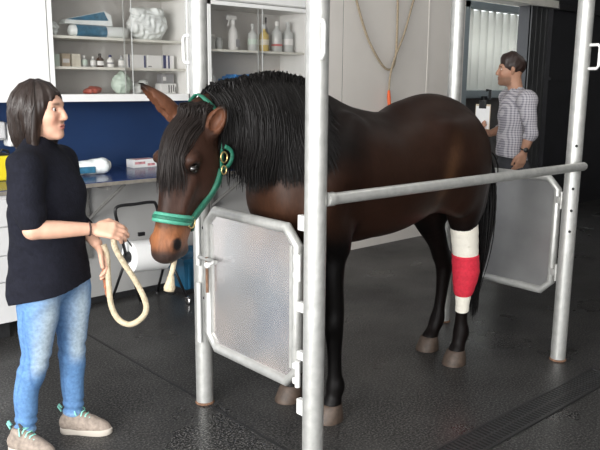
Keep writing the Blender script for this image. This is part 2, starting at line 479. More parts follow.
def strands(name, lines, mats, parent, w=.004, seg=3, local=False):
    """many tapered hairs as one mesh"""
    vs = []; fs = []
    for L in lines:
        L = np.array(L); n = len(L); b = len(vs); ww = w * rng.uniform(.7, 1.35)
        T = np.gradient(L, axis=0); T /= np.linalg.norm(T, axis=1)[:, None] + 1e-9
        a = rng.normal(size=3)
        U = a - T * (T @ a)[:, None]; U /= np.linalg.norm(U, axis=1)[:, None] + 1e-9
        W = np.cross(T, U); tt = np.linspace(0, 1, n)
        r = ww * (1 - .85 * tt ** 2.5)
        for k in range(seg):
            an = 2 * PI * k / seg
            ring = L + (U * math.cos(an) + W * math.sin(an)) * r[:, None]
            vs.extend(ring.tolist())
        for k in range(seg):
            k2 = (k + 1) % seg
            for i in range(n - 1): fs.append((b + k * n + i, b + k2 * n + i, b + k2 * n + i + 1, b + k * n + i + 1))
    me = bpy.data.meshes.new(name); me.from_pydata(vs, [], fs)
    return put(name, me, mats, parent, True, local)

def bvh_of(me):
    return BVHTree.FromPolygons([v.co.copy() for v in me.vertices], [tuple(p.vertices) for p in me.polygons])

def smoothstep(a, b, x):
    t = np.clip((x - a) / (b - a), 0, 1); return t * t * (3 - 2 * t)

def lerp_cols(base, c, w):
    return base * (1 - w[:, None]) + np.array(c)[None, :] * w[:, None]

# ================================================================== SETTING
def struct(name, bm, m, **kw):
    o = obj(name, bm, m, **kw); o['kind'] = 'structure'; return o

WY = 4.82      # face of the back wall
NY = 5.20      # back of the cabinet niche
CEIL = 3.7
X0, X1, Y0 = -3.6, 11.5, -3.6

bm = B(); box(bm, (X0 - .2, Y0 - .2, -.1), (16, 9.5, 0)); struct('floor', bm, M['floor'], base=(0, 0, 0))
# rubber mat joints and the drain channel are cut into the floor
bm = B(); box(bm, (1.915, -1.0, -.01), (1.928, 4.6, .0025)); struct('trim_1', bm, M['skirt'])
bm = B(); box(bm, (X0, Y0, CEIL), (X1, WY + .6, CEIL + .1)); struct('ceiling', bm, M['ceiling'])

# back wall: lower panel, blue niche, white panels, dark cladding
bm = B(); box(bm, (X0, NY, .88), (4.42, NY + .1, CEIL)); struct('wall_niche', bm, M['blue_wall'])
bm = B(); box(bm, (X0, WY, 0), (4.42, WY + .1, .915)); struct('wall_lower', bm, mat('shade darkened grey wall panel', (.40, .395, .385), .6, var=.05, vscale=3))  # grey set darker to imitate the shade under the worktop
bm = B()
box(bm, (4.42, WY, 0), (4.782, NY + .1, CEIL)); box(bm, (4.792, WY, 0), (6.02, NY + .1, CEIL)); box(bm, (4.782, WY + .012, 0), (4.792, NY + .1, CEIL))
box(bm, (6.02, WY + .004, 0), (6.62, NY + .1, CEIL))
box(bm, (6.62, WY + .02, 2.58), (8.4, NY + .1, CEIL))
struct('wall_back', bm, M['white_wall'])
bm = B(); box(bm, (4.783, WY + .004, 0), (4.791, WY + .013, CEIL)); struct('trim_2', bm, M['seam'])
bm = B(); box(bm, (6.0, WY - .005, .0), (6.03, WY + .01, CEIL), .002); struct('trim_3', bm, M['white_wall'])
bm = B(); box(bm, (X0, WY - .008, 0), (4.42, WY + .001, .045)); struct('baseboard_back', bm, M['skirt'])
bm = B(); box(bm, (8.4, WY, 0), (X1, NY + .1, CEIL)); box(bm, (8.4, WY - .03, 1.66), (X1, WY, 1.70)); struct('wall_dark', bm, M['dark_wall'])
bm = B(); box(bm, (X1, Y0, 0), (X1 + .1, NY, CEIL)); struct('wall_right', bm, M['dark_wall'])
bm = B(); box(bm, (.9, Y0 - .1, 0), (X1, Y0, CEIL)); box(bm, (X0, Y0 - .1, 3.2), (.9, Y0, CEIL)); struct('wall_front', bm, M['white_wall'])
bm = B(); box(bm, (X0 - .1, Y0, 3.2), (X0, NY, CEIL)); box(bm, (X0 - .1, 4.0, 0), (X0, NY, 3.2)); struct('wall_left', bm, M['white_wall'])
# door track, door leaf
bm = B(); box(bm, (6.5, WY - .09, 2.515), (8.36, WY - .03, 2.60), .005); struct('trim_4', bm, M['rail_pale'])
bm = B(); box(bm, (8.36, WY - .10, 2.50), (X1, WY - .03, 2.56), .004); struct('trim_5', bm, M['black_metal'])
bm = B()
for i in range(5):
    a = 8.02 + i * .11; box(bm, (a, WY + .06, .02), (a + .107, WY + .10, 2.56), .006)
box(bm, (8.02, WY + .075, .02), (8.57, WY + .095, 2.56))
d = struct('door_1', bm, M['dark_door'])

# beyond the door: a stable front
bm = B(); box(bm, (7.2, 6.25, 0), (14.5, 6.35, 1.46)); struct('wall_outside', bm, M['stable_dark'])
bm = B()
nx = 330; prev = None
for i in range(nx + 1):
    x = 8.15 + i * (6. / nx); y = 6.22 + .05 * math.sin(i * 2 * PI / 10)
    v = [bm.verts.new((x, y, 1.5)), bm.verts.new((x, y, 2.62)), bm.verts.new((x, y + .006, 2.62)), bm.verts.new((x, y + .006, 1.5))]
    if prev:
        for a in range(4): bm.faces.new((prev[a], prev[(a + 1) % 4], v[(a + 1) % 4], v[a]))
    prev = v
struct('wall_corrugated', bm, M['poly'], smooth=True)
bm = B(); box(bm, (7.2, 6.12, 1.41), (14.5, 6.24, 1.52), .01); struct('trim_6', bm, M['stable_grey'])
bm = B(); box(bm, (8.30, 6.08, 0), (8.46, 6.24, 3.2), .01); struct('trim_7', bm, M['stable_grey'])
bm = B(); box(bm, (7.2, 6.08, 2.62), (14.5, 6.20, 2.72), .01); struct('trim_8', bm, M['stable_grey'])
bm = B(); box(bm, (7.2, 5.9, 2.86), (14.5, 6.0, 3.02), .01); struct('trim_9', bm, M['stable_grey'])
bm = B(); box(bm, (7.2, 6.4, 2.72), (14.5, 6.5, 3.1)); struct('wall_gable', bm, M['wood_pale'])

# ---- drain in the floor
t = thing('floor_drain', 'long dark slotted drain grate set into the black rubber floor', 'drain', (3.13, 1.73, 0))
bm = B(); box(bm, (2.2, 1.655, -.02), (3.86, 1.672, .008), .002); box(bm, (2.2, 1.80, -.02), (3.86, 1.817, .008), .002); box(bm, (3.845, 1.655, -.02), (3.862, 1.817, .008), .002)
obj('drain_frame', bm, M['grate'], t)
bm = B()
x = 2.205
while x < 3.84: box(bm, (x, 1.672, -.015), (x + .012, 1.80, .005)); x += .026
box(bm, (2.2, 1.731, -.012), (3.85, 1.741, .0035))
obj('drain_grate', bm, M['grate'], t)
bm = B(); box(bm, (2.2, 1.66, -.03), (3.85, 1.81, .0012)); obj('drain_channel', bm, M['black_hole'], t)

# ================================================================== STOCKS
POST_R = .043
def cyl(bm, p, q, r, seg=20, mi=0): tube(bm, [p, q], r, seg, mi=mi)

def make_post(x, y, label, handle=None, h=3.68):
    t = thing('steel_post', label, 'post', (x, y, 0), 0, 'posts of the horse stocks')
    bm = B(); cyl(bm, (x, y, 0), (x, y, h), POST_R, 28); obj('post_tube', bm, M['galv'], t, angle=.6)
    bm = B(); lathe(bm, [(POST_R + .004, 0), (POST_R + .006, .003), (POST_R + .002, .012)], (x, y, 0), 28); obj('base_collar', bm, M['rust'], t, smooth=True)
    if handle:
        dx, dy = handle; z0, z1 = 1.69, 1.815
        a = V((x + dx * .035, y + dy * .035, 0)); b = V((x + dx * .098, y + dy * .098, 0))
        bm = B()
        pts = [(a.x, a.y, z0), (b.x - dx * .012, b.y - dy * .012, z0), (b.x, b.y, z0 + .014), (b.x, b.y, z1 - .014), (b.x - dx * .012, b.y - dy * .012, z1), (a.x, a.y, z1)]
        tube(bm, pts, .0085, 10); obj('tie_handle', bm, M['galv_bright'], t, angle=.9)
    return t

PN = (1.84, 1.985); PR = (3.845, 2.015); PL = (1.926, 2.889); PB = (3.90, 2.90)
pn = make_post(*PN, 'galvanised steel post nearest the camera, in front of the horse neck', (-.5, -.86))
pr = make_post(*PR, 'galvanised steel post at right end of the grey rail, with bolt holes', (.0, -1.))
pl = make_post(*PL, 'galvanised steel post beside the horse head and the latched gate', (-.2, .98))
pb = make_post(*PB, 'galvanised steel post rising behind the horse rump near the checked shirt')

def bolts(post, xy, n, zs):
    for z in zs:
        c = V((xy[0] + n[0] * POST_R, xy[1] + n[1] * POST_R, z)); bm = B()
        lathe(bm, [(.008, -.003), (.008, .0012), (.004, .002)], c, 12, axis=(n[0], n[1], 0))
        obj('bolt_hole', bm, M['black_hole'], post)
bolts(pr, PR, (-.78, -.62), (1.27, 1.03, .905, .785))
bolts(pl, PL, (-.4, -.917), (.915, .565))
bolts(pb, PB, (-.78, -.62), (.82,))
# tabs on the near post (gate hinge plates)
def tab(post, z0, z1, x, y0, y1):
    bm = B(); box(bm, (x - .012, y0, z0), (x + .012, y1, z1), .002); obj('hinge_plate', bm, M['galv_bright'], post)
for z0, z1 in ((1.04, 1.10), (.71, .75), (.51, .545), (.275, .34)):
    tab(pn, z0, z1, 1.83, 2.02, 2.062)
# strike plates on the left post
for z0, z1 in ((.73, 1.02), (.34, .645)):
    bm = B(); box(bm, (1.878, 2.846, z0), (1.888, 2.874, z1), .002); obj('strike_plate', bm, M['galv_bright'], pl)

# side rail
t = thing('side_rail', 'round galvanised rail running along the near side of the horse', 'rail', (2.86, 1.98, 1.13))
bm = B(); cyl(bm, (1.875, 1.962, 1.166), (3.82, 1.944, 1.160), .0235, 20); obj('rail_tube', bm, M['galv'], t, angle=.6)
bm = B(); lathe(bm, [(.0255, 0), (.027, .004), (.027, .035), (.0255, .04)], (1.875, 1.962, 1.166), 20, axis=(1, 0, 0)); obj('end_collar', bm, M['galv'], t, angle=.6)
bm = B(); lathe(bm, [(.0235, 0), (.021, .010), (.011, .018), (.002, .020)], (3.82, 1.944, 1.160), 20, axis=(1, 0, 0)); obj('end_cap', bm, M['galv'], t, smooth=True)

def make_gate(x, y0, y1, z0, z1, label, sheet, hinge_y, latch_y, name='steel_gate'):
    t = thing(name, label, 'gate', (x, (y0 + y1) / 2, z0), 0)
    c = .062; r = .0235
    P = [(x, y0 + c, z0), (x, y1 - c, z0), (x, y1, z0 + c), (x, y1, z1 - c), (x, y1 - c, z1), (x, y0 + c, z1), (x, y0, z1 - c), (x, y0, z0 + c)]
    bm = B(); tube(bm, P, r, 16, closed=True); obj('gate_frame', bm, M['galv'], t, angle=.7)
    bm = B()
    q = r * .7; poly = [(y0 + c, z0 + q), (y1 - c, z0 + q), (y1 - q, z0 + c), (y1 - q, z1 - c), (y1 - c, z1 - q), (y0 + c, z1 - q), (y0 + q, z1 - c), (y0 + q, z0 + c)]
    f = [bm.verts.new((x - .002, a, b)) for a, b in poly]; g = [bm.verts.new((x + .002, a, b)) for a, b in poly]
    bm.faces.new(f); bm.faces.new(g[::-1])
    for i in range(8): bm.faces.new((f[i], g[i], g[(i + 1) % 8], f[(i + 1) % 8]))
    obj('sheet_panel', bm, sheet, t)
    return t

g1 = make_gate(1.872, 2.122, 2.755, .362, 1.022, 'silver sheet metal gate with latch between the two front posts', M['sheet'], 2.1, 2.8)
# inner flat bars around the sheet
for (a, b, c_, d_) in ((2.148, 2.162, .43, .955), (2.715, 2.730, .43, .955)):
    bm = B(); box(bm, (1.862, a, c_), (1.880, b, d_), .002); obj('edge_bar', bm, M['galv'], g1)
# latch : bolt, knob, sliding rod
bm = B(); cyl(bm, (1.848, 2.66, .79), (1.848, 2.80, .79), .009, 12); obj('latch_bolt', bm, M['galv'], g1, angle=.7)
bm = B(); cyl(bm, (1.845, 2.675, .79), (1.80, 2.66, .785), .007, 10); lathe(bm, [(.004, -.012), (.013, -.008), (.015, 0), (.013, .008), (.004, .012)], (1.80, 2.66, .785), 14, axis=(-1, -.3, 0)); obj('latch_knob', bm, M['galv_bright'], g1, angle=.7)
bm = B(); cyl(bm, (1.848, 2.735, .80), (1.848, 2.735, .63), .007, 10); obj('latch_rod', bm, M['rust'], g1, angle=.7)
for zc in (.88, .43):
    bm = B(); cyl(bm, (1.845, 2.085, zc - .055), (1.845, 2.085, zc + .055), .012, 14)
    box(bm, (1.836, 2.085, zc - .045), (1.854, 2.11, zc - .02), .002); box(bm, (1.836, 2.085, zc + .02), (1.854, 2.11, zc + .045), .002)
    obj('hinge', bm, M['galv_bright'], g1, angle=.7)

g2 = make_gate(3.88, 2.115, 2.80, .39, 1.07, 'dull grey sheet metal gate behind the horse tail, beside right post', M['sheet_dull'], 2.1, 2.8)
for zc in (.95, .52):
    bm = B(); cyl(bm, (3.86, 2.078, zc - .05), (3.86, 2.078, zc + .05), .011, 14); box(bm, (3.85, 2.07, zc - .02), (3.87, 2.11, zc + .02), .002)
    obj('hinge', bm, M['galv'], g2, angle=.7)

# ================================================================== CABINETS
CF = 4.80      # front plane of the wall cabinets
def glass_cabinet(x0, x1, z0, z1, shelves, label, panes):
    t = thing('wall_cabinet', label, 'cabinet', ((x0 + x1) / 2, NY, z0))
    b = .018
    bm = B()
    box(bm, (x0, CF, z0), (x0 + .03, NY - .002, z1)); box(bm, (x1 - .03, CF, z0), (x1, NY - .002, z1))
    box(bm, (x0, CF, z0), (x1, NY - .002, z0 + .05)); box(bm, (x0, CF, z1 - .03), (x1, NY - .002, z1))
    obj('carcass', bm, M['cab_white'], t)
    bm = B(); box(bm, (x0 + .03, NY - .03, z0 + .05), (x1 - .03, NY - .012, z1 - .03)); obj('back_panel', bm, M['cab_in'], t)
    for z in shelves:
        bm = B(); box(bm, (x0 + .031, CF + .035, z - b), (x1 - .031, NY - .031, z), .001); obj('shelf', bm, M['shelf'], t)
    for i, (a, c, yy) in enumerate(panes):
        bm = B(); box(bm, (a, yy, z0 + .052), (c, yy + .004, z1 - .032)); p = obj('sliding_pane', bm, M['pane'], t)
        for xx in (a, c - .004):
            bm = B(); box(bm, (xx, yy - .0015, z0 + .052), (xx + .004, yy + .0055, z1 - .032)); obj('pane_edge', bm, M['clear'], p)
    return t

ZB = 1.462
SA1, SA2 = 1.905, 1.700
ca = glass_cabinet(2.02, 3.135, ZB, 2.75, (SA2, SA1, 2.235), 'glass fronted white wall cabinet above the woman, with a crumpled bag', ((2.05, 2.64, CF + .008), (2.58, 3.105, CF + .018)))
SB1 = 1.860
cb = glass_cabinet(3.29, 4.36, ZB, 2.225, (SB1,), 'glass fronted white wall cabinet behind the mane, with spray bottles', ((3.32, 3.84, CF + .008), (3.80, 4.33, CF + .018)))
t = thing('wall_cabinet', 'bright white closed wall cabinet at left, behind the woman', 'cabinet', (1.4, NY, ZB))
bm = B(); box(bm, (.75, CF + .02, ZB), (2.012, NY - .002, 2.75)); obj('carcass', bm, M['cab_white'], t)
for a, b in ((.752, 1.378), (1.382, 2.012)):
    bm = B(); box(bm, (a, CF, ZB), (b, CF + .018, 2.75), .002); obj('cabinet_door', bm, M['cab_white'], t)
# closed cupboard above the second glazed one
t = thing('wall_cabinet', 'closed white cupboard at the top edge, over the spray bottles', 'cabinet', (3.8, NY, 2.235))
bm = B(); box(bm, (3.29, CF + .03, 2.235), (4.36, NY - .002, 2.9)); obj('carcass', bm, M['cab_white'], t)
bm = B(); box(bm, (3.30, CF + .008, 2.24), (4.35, CF + .028, 2.9), .002); obj('cabinet_door', bm, M['cab_white'], t)
# filler upright between the glazed cabinets
bm = B(); box(bm, (3.14, CF + .01, ZB), (3.285, NY, 2.9)); struct('trim_10', bm, M['cab_white'])

# ---- contents of the first cabinet
IY = 4.97
def boxthing(name, label, cat, x0, x1, z, h, depth, m, y=IY, stripes=(), group=None, rz=0.):
    t = thing(name, label, cat, ((x0 + x1) / 2, y, z), rz, group)
    w = x1 - x0
    bm = B(); box(bm, (-w / 2, -depth / 2, .0005), (w / 2, depth / 2, h), .002); obj('carton', bm, m, t, local=True)
    for (a, b, c, d, sm) in stripes:
        bm = B(); box(bm, (-w / 2 + a * w, -depth / 2 - .0008, c * h), (-w / 2 + b * w, -depth / 2 + .001, d * h)); obj('printed_band', bm, sm, t, local=True)
    return t

def roll_pack(name, label, x0, x1, y, z, r, m, band, bm_band, tilt=0., cat='pack'):
    t = thing(name, label, cat, ((x0 + x1) / 2, y, z))
    w = x1 - x0; bm = B()
    prof = [(r * .55, -w / 2), (r * .9, -w / 2 + .01), (r, -w / 2 + .03), (r, w / 2 - .03), (r * .9, w / 2 - .01), (r * .55, w / 2)]
    lathe(bm, prof, (0, 0, r), 20, axis=(1, 0, tilt)); obj('wrapper', bm, m, t, local=True, angle=.8)
    bm = B(); a, b = band
    q = V((1, 0, tilt)).normalized()
    lathe(bm, [(r * 1.01, -w / 2 + a * w), (r * 1.015, -w / 2 + a * w + .004), (r * 1.015, -w / 2 + b * w), (r * 1.01, -w / 2 + b * w + .002)], (0, 0, r), 20, axis=(1, 0, tilt))
    obj('printed_sleeve', bm, bm_band, t, local=True, smooth=True)
    return t
roll_pack('cotton_roll', 'long white cotton roll with a blue printed sleeve on upper shelf', 2.22, 2.67, 4.93, SA1, .042, M['film_white'], (.10, .60), M['film_blue'])
# wedge pack lying on the roll
t = thing('gauze_pack', 'blue and white wedge pack lying tilted on the cotton roll', 'pack', (2.39, 4.97, SA1 + .086))
bm = B()
pr_ = [(-.20, .0), (.16, .0), (.15, .075), (.10, .10), (-.19, .03)]
a = [bm.verts.new((x, -.05, z)) for x, z in pr_]; b = [bm.verts.new((x, .05, z)) for x, z in pr_]
bm.faces.new(a); bm.faces.new(b[::-1])
for i in range(5): bm.faces.new((a[i], b[i], b[(i + 1) % 5], a[(i + 1) % 5]))
obj('wrapper', bm, M['film_white'], t, local=True)
bm = B(); pr2 = [(-.19, .028), (-.10, .028), (.125, .035), (.095, .096)]
a = [bm.verts.new((x, -.053, z)) for x, z in pr2]; b = [bm.verts.new((x, -.049, z)) for x, z in pr2]
bm.faces.new(a); bm.faces.new(b[::-1])
for i in range(4): bm.faces.new((a[i], b[i], b[(i + 1) % 4], a[(i + 1) % 4]))
obj('printed_panel', bm, M['film_blue'], t, local=True)

def bag(name, label, x0, x1, y, z, h, m, cat='bag', amp=.03, seed=1, depth=.16, n=4):
    """crumpled soft bag"""
    r = np.random.default_rng(seed)
    F = Field((-.35, -.16, -.02), (.35, .16, h + .08), .008)
    w = (x1 - x0)
    F.ell((0, 0, h * .45), (w / 2, depth / 2, h * .5), .03)
    for i in range(n * 3):
        F.ell((r.uniform(-.38, .38) * w, r.uniform(-.3, .3) * depth, r.uniform(.15, .9) * h), (w * r.uniform(.1, .22), depth * .3, h * r.uniform(.1, .22)), .02)
    F.displace(lambda X, Y, Z: amp * .13 * (np.sin(60 * X + 25 * Z + seed + 3 * np.sin(31 * Z + 20 * Y)) * np.sin(58 * Z - 35 * X + 2 * np.sin(44 * X)) + np.sin(85 * X - 90 * Z + 60 * Y + 3 * np.sin(37 * X + 50 * Z))))
    F.cut_below(0)
    me, _, _ = F.mesh(name, 1)
    o = put(name, me, m, None, True, local=True); o.location = ((x0 + x1) / 2, y, z)
    return tag(o, label, cat)
bag('plastic_bag', 'crumpled cream plastic bag on the upper cabinet shelf', 2.70, 3.02, 4.98, SA1, .235, M['film_white'], seed=4, n=6, amp=.035)
bag('cotton_wad', 'pale rounded packet at left end of the upper shelf', 2.07, 2.15, 4.98, SA1, .10, M['film_white'], 'packet', seed=9, n=3)
bag('cotton_ball_bag', 'small beige lump between cotton roll and crumpled bag', 2.675, 2.74, 5.08, SA1, .07, M['beige'], 'bag', seed=3, n=2, depth=.08)

def bottle(name, label, x, z, r, h, m, capm, y=IY, neck=.35, label_m=None, band=(.2, .6), group=None, cat='bottle', capr=None, cap_h=.14):
    t = thing(name, label, cat, (x, y, z), 0, group)
    sh = h * (1 - cap_h) * .8
    bm = B(); lathe(bm, [(r * .92, .0005), (r, .006), (r, sh * .85), (r * .9, sh * .95), (r * neck, sh + (h - sh) * .25), (r * neck, h * (1 - cap_h))], (0, 0, 0), 18)
    obj('bottle_body', bm, m, t, local=True, angle=.9)
    cr = capr or r * neck * 1.2
    bm = B(); lathe(bm, [(cr, h * (1 - cap_h) - .002), (cr, h - .003), (cr * .85, h)], (0, 0, 0), 14); obj('cap', bm, capm, t, local=True, angle=.9)
    if label_m:
        bm = B(); lathe(bm, [(r * 1.005, band[0] * h), (r * 1.012, band[0] * h + .001), (r * 1.012, band[1] * h), (r * 1.005, band[1] * h + .001)], (0, 0, 0), 18); obj('paper_label', bm, label_m, t, local=True, smooth=True)
    return t
# middle shelf, left to right
boxthing('medicine_box', 'pale green carton at the left end of middle shelf', 'box', 2.09, 2.15, SA2, .085, .06, M['pale_green'])
boxthing('medicine_box', 'beige carton second from left on middle shelf', 'box', 2.165, 2.225, SA2, .09, .06, M['beige'], stripes=((.1, .9, .3, .6, M['card_white']),))
boxthing('medicine_box', 'cream carton between beige carton and clear vials', 'box', 2.24, 2.305, SA2, .09, .06, M['cream'])
bottle('medicine_vial', 'clear vial beside the cream carton on middle shelf', 2.345, SA2, .022, .082, M['clear'], M['galv_bright'], label_m=M['pale_green'])
bottle('medicine_vial', 'clear vial with white cap left of the brown bottle', 2.41, SA2, .021, .078, M['clear'], M['label_white'], label_m=M['label_white'])
bottle('medicine_bottle', 'small brown glass bottle with white label on middle shelf', 2.465, SA2, .026, .098, M['brown_glass'], M['black_plastic'], label_m=M['label_white'], band=(.15, .45))
bottle('medicine_bottle', 'small white bottle with dark cap right of brown bottle', 2.545, SA2, .026, .09, M['label_white'], M['navy_print'], label_m=M['grey_print'], band=(.3, .4))
bottle('medicine_vial', 'clear vial with grey cap left of the white cartons', 2.635, SA2, .026, .088, M['clear'], M['grey_print'], label_m=M['label_white'])
boxthing('medicine_box', 'white carton with one navy edge band, nearest the vials', 'box', 2.672, 2.822, SA2, .098, .07, M['card_white'], stripes=((.0, .07, .05, 1, M['navy_print']), (.86, .97, .05, .95, M['navy_print'])))
boxthing('medicine_box', 'plain white carton in the middle of the white cartons', 'box', 2.83, 2.955, SA2, .098, .07, M['card_white'], stripes=((.05, .3, .1, .2, M['grey_print']),))
boxthing('medicine_box', 'white carton with two navy bands at right end of shelf', 'box', 2.965, 3.065, SA2, .10, .07, M['card_white'], stripes=((.02, .28, .0, 1, M['navy_print']), (.45, .6, .0, 1, M['navy_print'])))
# bottom
ZF = ZB + .0505
bag('bandage_packet', 'reddish packet lying on the cabinet floor', 2.33, 2.45, 4.95, ZF, .05, M['red_plastic'], 'packet', seed=12, n=2, depth=.1)
bag('clear_bag', 'clear greenish plastic bag hanging open on cabinet floor', 2.55, 2.70, 4.96, ZF, .165, M['pale_green'], 'bag', seed=15, n=3, depth=.12)
bag('clear_bag', 'grey crumpled plastic wrap behind the dark ear tip', 2.71, 2.86, 4.98, ZF, .10, M['clear'], 'bag', seed=22, n=3, depth=.12)
bx = boxthing('medicine_box', 'white carton with black marks on the cabinet floor, right end', 'box', 2.935, 3.075, ZF, .075, .08, M['card_white'], stripes=((.5, .57, .1, .9, M['black_plastic']), (.65, .71, .1, .85, M['black_plastic']), (.8, .86, .2, .9, M['black_plastic']), (.92, .97, .1, .7, M['black_plastic'])))
boxthing('medicine_box', 'grey carton stacked on the carton with black marks', 'box', 2.95, 3.06, ZF + .0752, .075, .07, M['grey_print'], stripes=((.1, .35, .3, .7, M['card_white']),))

# ---- contents of the second cabinet
bottle('glass_jar', 'small clear jar at left end beside the spray bottle', 3.435, SB1, .035, .12, M['clear'], M['galv_bright'], neck=.75, cap_h=.12)
bottle('glass_jar', 'small clear jar just left of the white spray bottle', 3.515, SB1, .03, .10, M['clear'], M['clear'], neck=.75, cap_h=.12)
t = thing('spray_bottle', 'white trigger spray bottle with dark label on the shelf', 'bottle', (3.655, IY, SB1))
bm = B(); lathe(bm, [(.038, .0005), (.041, .006), (.041, .13), (.034, .165), (.017, .19), (.017, .215)], (0, 0, 0), 20); obj('bottle_body', bm, M['label_white'], t, local=True, angle=.9)
bm = B(); box(bm, (.0, -.043, .03), (.036, -.03, .09)); obj('paper_label', bm, M['grey_print'], t, local=True)
bm = B(); lathe(bm, [(.02, .21), (.02, .235), (.014, .24)], (0, 0, 0), 14); box(bm, (-.06, -.012, .245), (.035, .012, .278), .006); box(bm, (-.05, -.007, .19), (-.038, .007, .25), .003, rot=Matrix.Rotation(.35, 3, 'Y')); box(bm, (-.012, -.011, .23), (.012, .011, .25)); obj('spray_trigger', bm, M['cab_white'], t, local=True)
for i, (x, m, lm, lab) in enumerate(((3.86, M['clear'], M['pale_green'], 'clear bottle with pale label, first right of the spray bottle'),
                                   (3.985, M['amber_fluid'], M['cream'], 'clear bottle holding amber liquid'),
                                   (4.125, M['clear'], M['label_red'], 'tall clear bottle with red printed label'),
                                   (4.25, M['clear'], M['label_white'], 'tall clear bottle with white label nearest the cabinet side'))):
    bottle('bottle', lab, x, SB1, .042 if i < 2 else .048, .225 if i < 2 else .262, m, M['clear'] if i != 2 else M['label_white'], neck=.3, label_m=lm, band=(.2, .26) if i == 2 else (.25, .45))
bottle('spray_can', 'tall dark can standing behind the red labelled bottle', 4.10, SB1, .02, .30, M['grey_print'], M['black_plastic'], y=5.09)
bottle('bottle', 'white bottle with green and blue label on the cabinet floor', 3.435, ZF, .036, .20, M['label_white'], M['cab_white'], label_m=M['label_green'], band=(.1, .35))
t = thing('plastic_tray', 'bright blue plastic tray of supplies behind the mane', 'tray', (3.75, IY, ZF))
bm = B(); box(bm, (-.19, -.09, .0005), (.19, .09, .12), .008); obj('tray_body', bm, M['bright_blue'], t, local=True)
bm = B()
for i in range(9): box(bm, (-.17 + i * .038, -.075, .115), (-.145 + i * .038, .06, .14 + .02 * math.sin(i * 2.3)), .004)
obj('blue_packets', bm, M['bright_blue'], t, local=True)

# ================================================================== WORKTOP, DRAWERS, things on it
WT = .95
t = thing('worktop', 'dark blue worktop running along the wall behind the woman', 'worktop', (2.8, 4.8, .915))
bm = B(); box(bm, (.6, 4.41, WT - .033), (4.36, NY - .001, WT), .002); obj('top_board', bm, M['worktop'], t)
bm = B(); box(bm, (.6, 4.402, WT - .03), (4.36, 4.41, WT - .005)); obj('edge_strip', bm, M['edge'], t)
for x in (2.22, 3.3):
    bm = B(); box(bm, (x - .018, 4.78, .35), (x + .018, 4.816, WT - .034)); tube(bm, [(x, 4.79, .62), (x + .13, 4.46, WT - .04)], .012, 8); box(bm, (x - .015, 4.42, WT - .06), (x + .015, 4.8, WT - .034)); obj('bracket', bm, M['bracket'], t)

t = thing('drawer_unit', 'pale grey drawer unit under the left end of the worktop', 'cabinet', (1.05, 4.62, 0))
bm = B(); box(bm, (.62, 4.425, .12), (1.555, 4.80, .915)); box(bm, (.64, 4.50, 0), (1.53, 4.80, .12), mi=1); obj('carcass', bm, [M['grey_panel'], M['skirt']], t)
zz = .125
for hgt in (.26, .165, .175, .17):
    bm = B(); box(bm, (.625, 4.405, zz), (1.55, 4.425, zz + hgt - .006), .002); dr = obj('drawer_front', bm, M['grey_panel'], t); zz += hgt + .002
    bm = B(); tube(bm, [(.98, 4.405, zz - .06), (.98, 4.38, zz - .06), (1.14, 4.38, zz - .06), (1.14, 4.405, zz - .06)], .006, 8); obj('drawer_handle', bm, M['galv_bright'], dr)

roll_ = thing('paper_pack', 'white and blue wrapped paper pack lying on the worktop', 'pack', (2.27, 4.83, WT))
F = Field((-.25, -.12, -.01), (.25, .12, .15), .006)
F.chain([(-.14, .02, .046, .05), (.0, 0, .050, .055), (.09, -.02, .058, .062)], .02, scale=(1, 1.15, .95)); F.displace(lambda X, Y, Z: .0025 * np.sin(60 * X + 30 * Z) * np.sin(50 * Y + 20 * X)); F.cut_below(.001)
me, _, _ = F.mesh('wrapper', 1); put('wrapper', me, M['film_white'], roll_, True, local=True)
bm = B(); box(bm, (-.15, -.0665, .016), (.02, -.053, .062), .004, rot=Matrix.Rotation(-.12, 3, 'Z')); obj('printed_panel', bm, M['film_blue'], roll_, local=True)
bm = B(); lathe(bm, [(.03, -.004), (.034, 0), (.03, .004)], (.148, -.027, .058), 18, axis=(1, -.12, 0)); obj('roll_end', bm, M['cream'], roll_, local=True, smooth=True)
t = boxthing('glove_box', 'white carton with pink print on worktop beside the horse face', 'box', 2.70, 2.90, WT, .062, .115, M['card_white'], y=5.02, stripes=((.06, .5, .45, .75, M['card_pink']), (.6, .92, .2, .5, M['card_pink'])))
bm = B(); box(bm, (-.07, -.04, .0615), (.07, .03, .0632)); obj('printed_lid', bm, M['card_pink'], t, local=True)

t = thing('sharps_bin', 'yellow plastic bin with black top at left edge of worktop', 'bin', (1.66, 4.93, WT))
bm = B(); vs = box(bm, (-.12, -.09, .0005), (.10, .09, .165), .012); obj('bin_body', bm, M['yellow'], t, local=True)
bm = B(); box(bm, (-.10, -.07, .163), (.08, .07, .176), .005); tube(bm, [(.03, -.0, .17), (.05, 0, .2), (.085, 0, .19), (.10, 0, .15)], .009, 8); obj('bin_lid', bm, M['black_plastic'], t, local=True)
t = thing('soap_dispenser', 'white wall dispenser with violet light behind the woman', 'dispenser', (1.86, NY, 1.15))
bm = B(); box(bm, (1.815, 5.09, 1.15), (1.905, NY - .001, 1.315), .015); obj('dispenser_body', bm, M['cab_white'], t)
bm = B(); lathe(bm, [(.016, 0), (.016, .004), (.01, .006)], (1.862, 5.09, 1.245), 16, axis=(0, -1, 0)); obj('indicator_light', bm, M['led'], t)
t = thing('towel_dispenser', 'pale grey wall box at left edge beside violet light', 'dispenser', (1.70, NY, 1.19))
bm = B(); box(bm, (1.58, 5.08, 1.20), (1.80, NY - .001, 1.325), .012); obj('dispenser_body', bm, M['grey_panel'], t)
bm = B(); box(bm, (1.60, 5.075, 1.20), (1.78, 5.085, 1.215)); obj('outlet_slot', bm, M['grey_print'], t)

